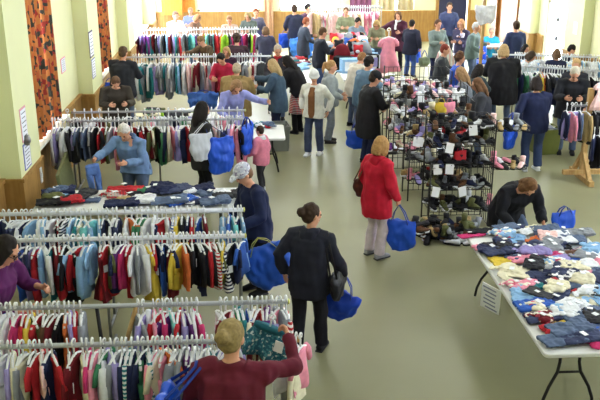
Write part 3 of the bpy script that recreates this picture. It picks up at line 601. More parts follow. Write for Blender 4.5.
p = person('baby wrapped in pale lavender held in the arms of a blond person', (461, 29), .62, 230, 20, top=((200, 196, 224), .1, .03), legs=('lavender', 0), hair=('short', (150, 110, 80)), vox=F_, z0=.8, arms=('fwd', 'fwd'), build=1.2)
p = person('grey haired person in a grey green sweater left of the white table', (478, 23), 1.64, 120, 6, hp=14, top=((104, 122, 124), .12, .03), hair=('short', (190, 190, 196)), vox=F_, arms=('fwd', 'low'), build=1.15)
p = person('grey haired helper in a turquoise shirt behind the small white table', (492, 28), 1.6, 185, 4, crouch=.44, hp=12, top=((40, 148, 186), .1, .025), hair=('short', (150, 140, 136)), vox=F_, arms=('fwd', 'fwd'), sleeve=.5)
p = person('person in a navy suit with his back turned near the wooden door', (516, 21), 1.74, 350, 2, top=((46, 58, 98), .2, .03), legs=((36, 44, 76), .01), hair=('short', DK), vox=F_, arms=('low', 'low'))
p = person('blond person in a wide black coat, back turned, in front of the white table', (504, 45), 1.78, 10, 16, hp=20, top=((28, 28, 34), .3, .06), hair=('bob', (180, 150, 110)), vox=F_, arms=('fwd', 'fwd'), build=1.35)
p = person('person with black hair in black left of the glass door behind the right racks', (527, 45), 1.42, 150, 8, hp=16, top=((40, 42, 56), .12, .03), hair=('bob', BLK), vox=F_, arms=('fwd', 'fwd'))
p = person('dark haired person in a white top bowing behind the right racks', (535, 53), 1.52, 120, 20, hp=40, top=((206, 218, 232), .1, .025), hair=('bob', (70, 56, 48)), vox=F_, arms=('fwd', 'fwd'))
p = person('person in a navy sweatshirt with its back turned behind the right racks', (557, 49), 1.5, 10, 6, top=((36, 42, 76), .12, .035), hair=('bob', (110, 84, 66)), vox=F_, arms=('fwd', 'fwd'))
p = person('dark haired person in navy looking down by the right wall notices', (575, 46), 1.5, 105, 10, hp=34, top=((34, 38, 64), .12, .035), hair=('short', BLK), vox=F_, arms=('fwd', 'fwd'))
p = person('blond person directly behind the grey haired black coat on the right', (577, 60), 1.62, 200, 4, hp=16, top=((44, 46, 56), .12, .03), hair=('short', (190, 156, 110)), vox=F_, arms=('low', 'low'))
p = person('grey haired person in a black coat looking down beside the pale pink dress', (576, 70), 1.74, 195, 18, hp=44, top=((30, 32, 40), .2, .04), hair=('short', (204, 196, 180)), vox=M_, arms=('fwd', 'fwd'), build=1.15)
pn = person('person in a navy sweater and jeans, back turned, at the right-hand racks', (536, 77), 1.66, 355, 8, hp=16, arms=('bag', 'fwd'), top=((34, 42, 80), .1, .032), legs=((56, 72, 112), .016), shoe='white', hair=('bob', (46, 38, 40)), vox=M_, build=1.2, grip=(1.2, .6))
p = person('person with dark hair in navy cut off by the right edge beside the pink dress', (601, 83), 1.6, 260, 12, hp=30, top=((34, 38, 66), .14, .04), hair=('bob', BLK), vox=M_, arms=('fwd', 'fwd'))
pd = person('brown haired person in a black coat stooping behind the right-hand table', (534, 186), 1.62, 165, 46, hp=66, arms=('low', 'low'), crouch=.22, top=((24, 25, 34), .2, .045), hair=('bob', (112, 80, 52)), vox=N_, build=1.2)

# bags and things in hands
h = pr['hand'][1]; bag('blue shopping bag hanging from the hand of the person in red', h+V((0, 0, .0)), .44, .42, .2, -.5, -.08, .22)
shoulder_bag('brown leather handbag with pale trim on the shoulder of the person in red', pr, 0, 1.06, .36, .26, .16, mat((84, 44, 40), .45, .1), mat((110, 70, 60), .5), out=.12, fwd=.0, group='handbags')
h = pc['hand'][1]; bag('large blue shopping bag held low by the person in the patterned cap', spot(258, 238, .98), .56, .52, .26, .15, -.32, .12, mat((34, 84, 190), .42, .16, 6), hcol=mat((150, 150, 70), .5))
shoulder_bag('black handbag on the arm of the walking person in navy', pw, 1, .98, .36, .32, .16, mat((26, 26, 34), .5, .1), out=.12, fwd=.02, group='handbags')
h = pw['hand'][1]; bag('blue shopping bag swinging ahead of the walking person in navy', h+V((.02, 0, .0)), .52, .36, .2, -.35, .45, .14, mat((26, 66, 190), .45, .12, 5))
shoulder_bag('white tote bag on the shoulder of the person with long dark hair', pl, 1, 1.30, .36, .42, .14, mat((206, 210, 226), .8, .06), None, 'tote_bag', out=.14, fwd=-.17, group='tote bags')
shoulder_bag('blue shopping bag on the arm of the person with long dark hair', pl, 1, 1.20, .46, .58, .2, IKEA, IKEAS, 'shopping_bag', out=.14, fwd=.16, group='blue shopping bags')
h = pn['hand'][0]; bag('blue shopping bag on the arm of the person in navy at the right-hand racks', h+V((-.1, -.1, .28)), .5, .5, .24, .9, .1, .14)
bag('blue shopping bag behind the stooping person in the black coat', spot(565, 206, .55), .4, .42, .2, .3, 0, .08)
bag('blue shopping bag under the tan coat, resting by the fourth row', spot(203, 90, .62), .7, .4, .3, .1, 0, .06, mat((64, 110, 200), .5, .15, 6))
# ---------------------------------------------------------------- clothes racks
def rack(label, x0, x1, y, z, style='pipe', mrail=None, rr=.02, posts=None, y2=None):
    y2 = y if y2 is None else y2
    ang = math.atan2(y2-y, x1-x0); L = math.hypot(x1-x0, y2-y)
    t = thing('clothes_rack', label, 'clothes rack', ((x0+x1)/2, (y+y2)/2, 0), ang, 'clothes racks')
    mk('rail', MB().tube([(-L/2, 0, z), (L/2, 0, z)], rr, 12), mrail or CHROME, t)
    for px_ in (posts or (-L/2+.06, L/2-.06)):
        if style == 'wood':
            mk('post', MB().box((px_, 0, (z-.03)/2), (.05, .05, z-.03)).mesh('p', False), WOODP, t)
        else: po_ = mk('post', MB().tube([(px_, 0, 0.03), (px_, 0, z)], .016, 10), STEEL if style == 'pipe' else BLACKM, t); mk('foot', MB().tube([(px_, -.3, .025), (px_, .3, .025)], .02, 8), STEEL, po_)
        mk('end_cap', MB().ell((-L/2 if px_ < 0 else L/2, 0, z), (.012, rr*1.25, rr*1.25), None, 10, 6), mat((214, 214, 120), .5, 0), t)
    return t
WR_ = mat((232, 236, 250), .4, 0)
RY = dict(a=5.85, b=6.52, c=8.08, d=8.88, e=13.2, f=13.82, g=19.3, h=23.9)
rack('nearest clothes rack with a metal rail beside the maroon sweater', -2.55, .27, RY['a'], 1.3)
rk = rack('clothes rack with a metal rail directly behind the nearest one', -2.6, .27, RY['b'], 1.3)
mk('brace', MB().tube([(.13, 0, 1.29), (-.12, .06, .5)], .02, 8), WOODP, rk); mk('brace', MB().tube([(.23, 0, 1.25), (.19, .02, .3)], .024, 8), WR_, rk)
mk('brace', MB().tube([(-.21, .02, 1.3), (-.14, .0, .05)], .017, 8), BLACKM, rk)
mk('crossbar', MB().box((.75, .1, .88), (1.6, .04, .05)).mesh('p', False), WOODP, rk)
rack('long white railed clothes rack in the second pair, front one', -3.0, -.11, RY['c'], 1.3, mrail=WR_, rr=.024, posts=(-1.38, -.02, 1.38))
rack('long white railed clothes rack in the second pair, rear one', -3.0, -.13, RY['d'], 1.3, mrail=WR_, rr=.024, posts=(-1.38, -.1, 1.38))
rack('clothes rack by the blue sweatshirt, front rail of the middle pair', -3.0, -.14, RY['e'], 1.3, posts=(-1.36, .02, 1.37))
rack('clothes rack by the first drape, rear rail of the middle pair', -3.05, -.14, RY['f'], 1.3)
rack('fourth row clothes rack behind the tan coat', -3.0, .42, RY['g'], 1.3, mrail=WR_)
rack('fifth row clothes rack, furthest on the left in front of the bright window', -3.0, .18, RY['h'], 1.3, mrail=WR_)
rack('right-hand clothes rack with white hangers, front one', 5.62, 7.8, 17.75, 1.3, mrail=WR_, y2=16.75)
rack('right-hand clothes rack with white hangers, rear one', 5.6, 7.9, 19.25, 1.3, mrail=WR_, y2=18.7)
# wooden stand near the right edge
def wood_stand(label, x0, x1, y, z, top):
    t = thing('wooden_rack', label, 'clothes rack', (x0, y, 0), 0, 'wooden clothes stands')
    mk('rail', MB().tube([(-.3, 0, z), (x1-x0, 0, z)], .022, 10), STEEL, t)
    for k, x in enumerate((0, x1-x0-.15)):
        mk('post', MB().box((x, 0, top/2+.05), (.085, .085, top-.1)).mesh('p', False), WOODP, t)
        mk('foot', MB().box((x, 0, .05), (.09, .95, .09)).mesh('p', False), WOODP, t)
        for sd in (-1, 1):
            mk('brace', MB().box((x, sd*.2, .27), (.07, .55, .07), M.Rotation(-sd*R(50), 3, 'X')).mesh('p', False), WOODP, t)
        mk('side_foot', MB().box((x, -.02, .14), (.7, .08, .08)).mesh('p', False), WOODP, t)
    return t
wood_stand('pale wooden clothes stand on crossed feet near the right edge', 5.75, 7.3, 13.75, 1.32, 1.62)
wood_stand('second pale wooden stand with feet at the right edge, nearer the camera', 6.35, 7.9, 12.35, 1.25, 1.4)

# ---------------------------------------------------------------- garments
def loft_cloth(levels, n=18, rip=.5, k=5, ph=0):
    """levels: (z, half width, half depth, ripple)"""
    rings = []
    for z, w_, d_, r_ in levels:
        rg = []
        for i in range(n):
            a = 2*math.pi*i/n; q = 1 + r_*rip*math.sin(k*a+ph+z*6)
            rg.append(V((w_*math.cos(a)*(1+.08*r_*math.sin(3*a+ph)), d_*math.sin(a)*q + .02*r_*math.sin(a*2+ph*2+z*9), z + .012*r_*math.sin(2*a+ph))))
        rings.append(rg)
    return rings
def g_mesh(kind, ph):
    m = MB(); W = .19; T = .026
    if kind in ('shirt', 'sweater', 'jacket'):
        T = dict(shirt=.024, sweater=.028, jacket=.042)[kind]; Ln = dict(shirt=.47, sweater=.50, jacket=.54)[kind]
        m.loft(loft_cloth([(-.065, .05, .02, 0), (-.085, .09, .026, 0), (-.115, .155, T*.8, .1), (-.17, .165, T, .3), (-.28, .162, T*1.05, .6), (-.40, .165, T*1.1, .9), (-Ln-.06, .172, T*1.2, 1), (-Ln-.075, .165, T*.8, 1)], ph=ph))
        sl = .18 if kind == 'shirt' else .42
        for sd in (-1, 1):
            p0 = V((sd*.135, 0, -.115)); p1 = p0 + V((sd*.07, .004, -sl*.42)); p2 = p0 + V((sd*(.085 if kind != 'shirt' else .11), .012*math.sin(ph), -sl))
            m.tube([p0, p0*.5+p1*.5, p1, p2], [(.05, T*.9), (.052, T*.95), (.05, T*.8), (.044, T*.7)], 10, (1, 0, 0))
    elif kind == 'dress':
        m.loft(loft_cloth([(-.065, .04, .02, 0), (-.11, .12, T*.8, .1), (-.17, .13, T, .2), (-.30, .125, T, .4), (-.42, .17, T*1.3, .8), (-.58, .215, T*1.7, 1), (-.68, .235, T*1.9, 1.1), (-.69, .22, T*1.5, 1.1)], ph=ph, rip=.8))
        for sd in (-1, 1): m.tube([(sd*.10, 0, -.11), (sd*.16, 0, -.17), (sd*.17, 0, -.23)], [(.045, T*.8), (.045, T*.8), (.04, T*.6)], 8, (1, 0, 0))
    elif kind == 'trousers':
        m.loft(loft_cloth([(-.09, .14, .025, 0), (-.12, .145, T, .1), (-.25, .15, T*1.05, .3), (-.30, .148, T, .4)], ph=ph))
        for sd in (-1, 1): m.loft([[q+V((sd*.078, 0, 0)) for q in r] for r in loft_cloth([(-.27, .078, T, .3), (-.42, .07, T*.9, .6), (-.56, .062, T*.85, .8), (-.68, .06, T*.8, .6)], 12, ph=ph+sd)])
    elif kind == 'romper':
        m.loft(loft_cloth([(-.065, .045, .02, 0), (-.11, .12, T*.8, .1), (-.20, .125, T, .3), (-.34, .12, T*1.1, .6), (-.42, .125, T, .6)], ph=ph))
        for sd in (-1, 1):
            m.loft([[q+V((sd*.06, 0, 0)) for q in r] for r in loft_cloth([(-.39, .062, T, .3), (-.50, .055, T*.9, .5), (-.60, .05, T*.8, .4)], 10, ph=ph+sd)])
            m.tube([(sd*.10, 0, -.11), (sd*.155, .01, -.20), (sd*.165, .01, -.36)], [(.042, T*.8), (.04, T*.8), (.03, T*.6)], 8, (1, 0, 0))
    return m.xf(M.Translation((0, 0, -.055)) @ M.Diagonal((.86, 1, .86, 1))).mesh(kind)
GM = {k: [g_mesh(k, ph) for ph in ((0.3, 2.1, 4.0) if k in ('shirt', 'sweater') else (.7, 3.0))] for k in ('shirt', 'sweater', 'jacket', 'dress', 'trousers', 'romper')}
hg = MB().tube([(.0, .0, -.115), (.0, 0, -.03), (.004, 0, -.008)] + [(-.026*math.cos(a*.6)*1.0, 0, .003+.028*math.sin(a*.6)) for a in range(-1, 7)], .0075, 6)
hg.tube([(-.145, 0, -.158), (-.08, 0, -.128), (0, 0, -.105), (.08, 0, -.128), (.145, 0, -.158)], [.008, .011, .013, .011, .008], 6); HANG = hg.mesh('hanger')
LOOKS = dict(shirt='tee', sweater='pullover', jacket='jacket', dress='dress', trousers='trousers', romper='romper')
ALL_G = {}; GS = dict(e=1.22, f=1.15, g=1.5, h=1.3, i=1.35, j=1.2, k=1.1)
TAGS = MB().box((0, 0, 0), (.05, .006, .075)).mesh('price_tag', False)
def hang(x, y, z, kind, colour, rz, rail, swing=0, hcol=None, key=None):
    col = hcol or WHITEP
    o = mk('hanging_'+dict(shirt='shirt', sweater='sweater', jacket='jacket', dress='dress', trousers='trousers', romper='romper')[kind], rnd.choice(GM[kind]), fab(colour), None, (x, y, z), (swing, 0, rz))
    sc_ = rnd.uniform(.92, 1.08)*GS.get(rail, 1); tw = .8 if rail in 'gh' else 1; o.scale = (sc_*tw, sc_*tw*rnd.uniform(.9, 1.25), sc_*rnd.uniform(.94, 1.08))
    mk('hanger', HANG, col, o)
    if rail in 'abcdk' and rnd.random() < .3: mk('price_tag', TAGS, PAPER, o, (rnd.choice((-1, 1))*.11, .03*rnd.choice((-1, 1)), rnd.uniform(-.34, -.22)), (0, 0, rnd.uniform(-.6, .6)))
    ALL_G.setdefault(rail, []).append((o, f'{colour if isinstance(colour, str) else "mixed"} {LOOKS[kind]}', key if key is not None else x))
    return o
KINDS = ['shirt']*4 + ['sweater']*4 + ['jacket']*1 + ['dress']*1 + ['trousers']*2 + ['romper']*1
def fill(rail, y, z, segs, step, y2=None, x0=None, x1=None, kinds=KINDS, turn=18, xx=None):
    """segs: (px from, px to, [colours]) along the rail"""
    for a, b, cols in segs:
        xa, xb = spotx(a, y, z), spotx(b, y, z); n_ = max(1, int((xb-xa)/step)); pick = list(cols)
        for i in range(n_):
            x = xa + (i+.5)*(xb-xa)/n_ + rnd.uniform(-.25, .25)*step
            c = cols[i % len(cols)] if n_ <= len(cols) or rnd.random() < .55 else rnd.choice(cols)
            yy = y if y2 is None else y+(y2-y)*(x-x0)/(x1-x0)
            hang(x, yy, z+.022, rnd.choice(kinds), c, R(90+rnd.choice((0, 180))+rnd.gauss(0, turn)), rail, rnd.uniform(-.04, .04))
def spotx(px, y, z):
    lo = spot(px, 400, z); lo = None
    # the point of a rail at depth y, height z, seen at photo column px
    k = (px-300)/FPX
    # (x*RT.x + y*RT.y) = k*(x*FW.x + y*FW.y + (z-CAMZ)*FW.z)
    return (k*(y*FW.y+(z-CAMZ)*FW.z) - y*RT.y)/(RT.x-k*FW.x)
mixA = ['white', 'grey', 'lavender', 'cream', 'navy', 'pink', 'red']
fill('a', RY['a'], 1.3, [(-6, 20, ['grey', 'white', 'lavender', 'cream']), (20, 54, ['cream', 'black', 'red', 'blush', 'navy', 'red', 'red']), (64, 76, ['burgundy', 'burgundy', 'cream']), (78, 96, ['cream', 'magenta', 'pink', 'burgundy']),
     (97, 150, ['white', 'green', 'lavender', 'cream', 'grey', 'striped teal', 'white', 'burgundy', 'navy']), (150, 200, ['white', 'cream', 'pink', 'orange', 'cream', 'burgundy', 'grey', 'purple', 'white']),
     (200, 240, ['cream', 'pink', 'white', 'teal', 'lavender']), (282, 303, ['white', 'blush', 'cream', 'pink', 'black', 'white', 'aqua'])], .038)
fill('b', RY['b'], 1.3, [(-6, 18, ['blue', 'white', 'lavender', 'magenta']), (14, 34, ['pink', 'red', 'yellow', 'olive']), (34, 62, ['red', 'charcoal', 'brown', 'burgundy', 'black', 'charcoal']), (62, 83, ['orange', 'lavender', 'red', 'grey', 'cream', 'cream']),
     (134, 146, ['grey', 'lavender', 'grey']), (150, 200, ['pink', 'red', 'magenta', 'purple', 'aqua', 'red', 'lavender', 'purple', 'white', 'magenta']), (219, 245, ['white', 'burgundy', 'pink', 'green', 'teal']),
     (245, 289, ['blue', 'cream', 'burgundy', 'red', 'purple', 'lavender', 'pink', 'grey', 'striped red'])], .040)
fill('c', RY['c'], 1.3, [(18, 42, ['blue', 'navy', 'lavender', 'red', 'sky', 'white']), (42, 52, ['white', 'teal', 'aqua']), (52, 70, ['burgundy', 'red', 'black', 'black', 'burgundy']), (70, 80, ['sky', 'red', 'lime', 'striped lime']), (80, 92, ['sky', 'sky', 'blue', 'denim']),
     (96, 112, ['burgundy', 'red', 'olive', 'grey', 'grey']), (112, 135, ['navy', 'purple', 'magenta', 'red', 'white', 'green', 'black', 'burgundy']), (135, 160, ['grey', 'white', 'yellow', 'red', 'navy', 'orange', 'white', 'sky']),
     (160, 190, ['blue', 'navy', 'burgundy', 'yellow', 'yellow', 'orange', 'black', 'red']), (190, 220, ['black', 'black', 'navy', 'charcoal', 'red', 'striped red', 'olive', 'grey']), (220, 244, ['yellow', 'striped navy', 'black', 'navy', 'blue', 'teal', 'charcoal', 'sky'])], .043)
fill('d', RY['d'], 1.3, [(-4, 12, ['navy', 'indigo', 'navy']), (14, 44, ['white', 'white', 'navy', 'sky', 'white', 'sky', 'grey']), (44, 82, ['navy', 'white', 'red', 'black', 'striped navy', 'sky', 'teal', 'cream']), (82, 100, ['sky', 'aqua', 'sky', 'teal']), (100, 120, ['indigo', 'navy', 'white']),
     (122, 150, ['white', 'orange', 'green', 'green', 'white', 'red']), (150, 174, ['white', 'navy', 'red', 'white', 'striped blue']), (174, 206, ['yellow', 'black', 'navy', 'red', 'blue', 'burgundy', 'white']), (220, 244, ['sky', 'blue', 'aqua', 'navy', 'sky'])], .052)
fill('e', RY['e'], 1.3, [(50, 90, ['white', 'grey', 'red', 'grey', 'denim', 'grey', 'lavender', 'yellow', 'charcoal', 'denim']), (90, 104, ['black', 'charcoal', 'red', 'cream', 'white']), (104, 125, ['olive', 'grey', 'pink', 'burgundy', 'tan']), (125, 155, ['red', 'olive', 'grey', 'black', 'burgundy', 'navy', 'cream']),
     (155, 190, ['black', 'green', 'navy', 'cream', 'pink', 'lavender', 'white', 'navy', 'red', 'black', 'lime']), (205, 243, ['navy', 'pink', 'blush', 'white', 'indigo', 'pink', 'lavender', 'black'])], .056)
fill('f', RY['f'], 1.3, [(62, 140, ['grey', 'cream', 'navy', 'white', 'burgundy', 'olive', 'charcoal']), (140, 188, ['cream', 'pink', 'white', 'grey', 'navy', 'green', 'tan']), (208, 243, ['white', 'pink', 'grey', 'lavender'])], .13)
fill('g', RY['g'], 1.3, [(132, 160, ['charcoal', 'grey', 'white', 'lavender', 'olive', 'teal']), (158, 186, ['grey', 'white', 'teal', 'grey', 'pink', 'grey', 'sky', 'burgundy']), (186, 210, ['blush', 'pink', 'grey', 'cream', 'burgundy', 'grey']), (212, 262, ['cream', 'burgundy', 'green', 'white', 'charcoal', 'grey', 'pink'])], .06, kinds=['sweater', 'jacket', 'shirt', 'trousers'])
fill('h', RY['h'], 1.3, [(134, 160, ['burgundy', 'charcoal', 'lavender', 'purple', 'grey', 'teal']), (160, 190, ['grey', 'charcoal', 'sky', 'burgundy', 'lavender', 'teal', 'grey', 'red']), (190, 228, ['charcoal', 'aqua', 'red', 'purple', 'orange', 'lime', 'purple']), (228, 258, ['charcoal', 'magenta', 'magenta', 'purple', 'tan', 'lime', 'white'])], .075, kinds=['sweater', 'jacket', 'trousers', 'shirt'])
fill('i', 17.75, 1.3, [(514, 532, ['green', 'white', 'olive', 'green', 'white', 'navy']), (532, 560, ['navy', 'orange', 'olive', 'black', 'yellow', 'charcoal']), (560, 600, ['charcoal', 'olive', 'navy', 'black', 'white'])], .05, y2=16.75, x0=5.62, x1=7.8)
fill('j', 19.25, 1.3, [(512, 600, ['white', 'white', 'cream', 'sky', 'grey', 'white'])], .055, y2=18.7, x0=5.6, x1=7.9)
fill('k', 13.75, 1.32, [(564, 574, ['navy', 'pink', 'white', 'red', 'red']), (574, 584, ['lavender', 'denim', 'denim', 'yellow']), (585, 604, ['tan', 'black', 'black', 'charcoal', 'white'])], .06, turn=25)
fill('l', 12.35, 1.25, [(590, 604, ['navy', 'black', 'indigo', 'white'])], .09, turn=25)
PL = dict(a='on the nearest rail', b='on the second nearest rail', c='on the front long white rail', d='on the rear long white rail', e='on the front middle rail',
          f='on the rear middle rail', g='on the fourth row behind the tan coat', h='on the furthest row by the window', i='on the front right-hand rack', j='on the rear right-hand rack', k='on the pale wooden stand',
          l='on the right-edge wooden stand')
for k, l in ALL_G.items(): rank_labels(l, PL[k], 'the left', 'clothes '+PL[k], 'garment')
# the pale pink dress hung up on the wooden stand, the teal skirt, the jeans being sorted
o = mk('hanging_dress', GM['dress'][0], fab('blush'), None, (5.95, 13.70, 1.84), (0, 0, R(15))); o.scale = (1.25, 1.3, .9); mk('hanger', HANG, WHITEP, o)
tag(o, 'pale pink dress hung high on top of the pale wooden stand', 'garment')
sk = MB().loft(loft_cloth([(-.09, .12, .03, 0), (-.13, .13, .035, .2), (-.21, .17, .05, .7), (-.30, .21, .065, 1), (-.36, .23, .07, 1), (-.365, .21, .05, 1)], 26, .7, 7))
h = pm['hand'][1]
o = mk('skirt', sk.mesh('s'), mat((40, 98, 124), kind='floral', c2=(74, 140, 156), c3=(190, 204, 210), sc=62), None, h+V((-.10, .12, .03)), (0, R(14), R(-20))); o.scale = (1, 1, .95)
mk('hanger', HANG, WHITEP, o); mk('waistband', MB().loft(loft_cloth([(-.082, .125, .034, 0), (-.125, .132, .037, 0)])), fab((30, 92, 110)), o); mk('price_tag', MB().box((.12, -.072, -.19), (.07, .006, .10)).mesh('p', False), PAPER, o)
tag(o, 'teal patterned skirt with a white tag held up by the person in maroon', 'skirt')
o = mk('jeans', GM['trousers'][1], mat((96, 130, 206), c2=None, var=.25, scale=8), None, pe['hand'][1]+V((-.02, -.04, .06)), (R(8), R(-6), R(20))); o.scale = (.8, 1.6, .9)
tag(o, 'light blue jeans held up by the person in the blue sweatshirt', 'jeans')
# ---------------------------------------------------------------- tables
TOP = mat((222, 224, 226), .5, .02, 3, .4)
def table(label, x0, x1, y0, y1, z=.74, leg=None, inset=.28, group='white folding tables', top=None):
    cx, cy = (x0+x1)/2, (y0+y1)/2; w_, d_ = x1-x0, y1-y0; r_ = .05
    t = thing('folding_table', label, 'table', (cx, cy, 0), 0, group)
    rings = []
    for zz, ins in ((z-.045, .012), (z-.035, 0), (z-.008, 0), (z, .008)):
        rg = []
        for sx, sy, a0 in ((1, 1, 0), (-1, 1, 90), (-1, -1, 180), (1, -1, 270)):
            for i in range(5):
                a = R(a0+i*22.5); rg.append(V((sx*(w_/2-r_)+(r_-ins)*math.cos(a), sy*(d_/2-r_)+(r_-ins)*math.sin(a), zz)))
        rings.append(rg)
    mk('table_top', MB().loft(rings).mesh('t', False), top or TOP, t)
    along_y = d_ > w_; L, W2 = (d_, w_) if along_y else (w_, d_)
    def P3(l, s_, z_): return (s_, l, z_) if along_y else (l, s_, z_)
    for e in (-1, 1):
        l = e*(L/2-inset); q = W2/2-.14
        m = MB()
        for sd in (-1, 1):
            m.tube([P3(l, sd*q*.42, z-.04), P3(l, sd*q*.42, z-.26), P3(l+e*.01, sd*q*.5, z-.36), P3(l+e*.04, sd*q*.86, z-.5), P3(l+e*.05, sd*q*1.05, z-.62), P3(l+e*.05, sd*q*1.12, .012)], .016, 8)
        m.tube([P3(l+e*.01, -q*.5, z-.36), P3(l+e*.01, q*.5, z-.36)], .012, 8)
        mk('leg', m, BLACKM, t)
    return t
table('left one of the two white folding tables heaped with clothes at the right', 2.56, 3.285, 6.46, 9.42, inset=.3)
table('right one of the two white folding tables heaped with clothes, cut by the frame', 3.295, 4.02, 6.46, 9.42, inset=.3)
table('white table of folded clothes between the left rails', -2.95, -.2, 10.4, 11.35, .75)

# ---------------------------------------------------------------- folded clothes
def fold_mesh(kind, sd):
    r_ = random.Random(sd); m = MB()
    if kind == 'folded_shirt':
        for i in range(3): m.box((r_.uniform(-.012, .012), r_.uniform(-.012, .012), .014+i*.016), (.26-i*.02, .22-i*.012, .018), M.Rotation(r_.uniform(-.08, .08), 3, 'Z'))
        m.tube([(-.10, -.07, .055), (.0, -.02, .062), (.09, .05, .055)], [(.05, .014)]*3, 8, (0, 1, 0))
    elif kind == 'folded_jeans':
        for s_ in (-1, 1): m.tube([(-.2, s_*.055, .025), (0, s_*.052, .034), (.2, s_*.05, .022)], [(.062, .022), (.068, .026), (.056, .018)], 12, (0, 1, 0))
        m.box((.14, 0, .05), (.16, .24, .03)); m.box((.17, 0, .06), (.05, .25, .02))
    elif kind == 'laid_out_leggings':
        for s_ in (-1, 1): m.tube([(-.26, s_*.05+.02, .018), (0, s_*.045, .022), (.14, s_*.05, .026), (.24, s_*.04, .024)], [(.04, .016), (.05, .02), (.07, .022), (.06, .02)], 12, (0, 1, 0))
    elif kind == 'crumpled_shirt':
        for i in range(7): m.ell((r_.uniform(-.1, .1), r_.uniform(-.08, .08), .03), (r_.uniform(.06, .1), r_.uniform(.05, .08), r_.uniform(.025, .045)), M.Rotation(r_.uniform(0, 3), 3, 'Z'))
        for s_ in (-1, 1): m.tube([(s_*.06, .04, .03), (s_*.15, .09, .025), (s_*.2, .03, .02)], [(.045, .018), (.04, .018), (.03, .014)], 8, (0, 1, 0))
    elif kind == 'spread_shirt':
        m.box((0, 0, .016), (.26, .34, .026)); 
        for s_ in (-1, 1): m.tube([(s_*.10, .13, .018), (s_*.2, .08, .018), (s_*.24, .0, .016)], [(.06, .016), (.055, .016), (.045, .014)], 10, (0, 1, 0))
        m.tube([(-.06, -.12, .035), (.0, .0, .04), (.05, .12, .035)], [(.03, .012)]*3, 8, (1, 0, 0))
    return fuse(m, .010, 1, .015, 15)
FM = {k: [fold_mesh(k, i) for i in range(3)] for k in ('folded_shirt', 'folded_jeans', 'laid_out_leggings', 'crumpled_shirt', 'spread_shirt')}
TAGM = MB().box((0, 0, 0), (.075, .055, .004)).mesh('price_tag', False)
def lay(items, kind, x, y, z, rz, colour, scale=1.0, tagp=.4, look=None, key=None, tilt=0):
    o = mk(kind, rnd.choice(FM[kind]), fab(colour), None, (x, y, z), (tilt, tilt*.5, rz)); o.scale = (scale, scale, scale*rnd.uniform(.7, 1.1))
    if rnd.random() < tagp: mk('price_tag', TAGM, PAPER, o, (rnd.uniform(-.04, .06), rnd.uniform(-.04, .04), .085), (rnd.uniform(-.15, .15), rnd.uniform(-.15, .15), rnd.uniform(0, 3)))
    items.append((o, f'{look or colour} {kind.replace("_", " ")}', key if key is not None else -y*10+x))
    return o
IT = []
ZT = .742
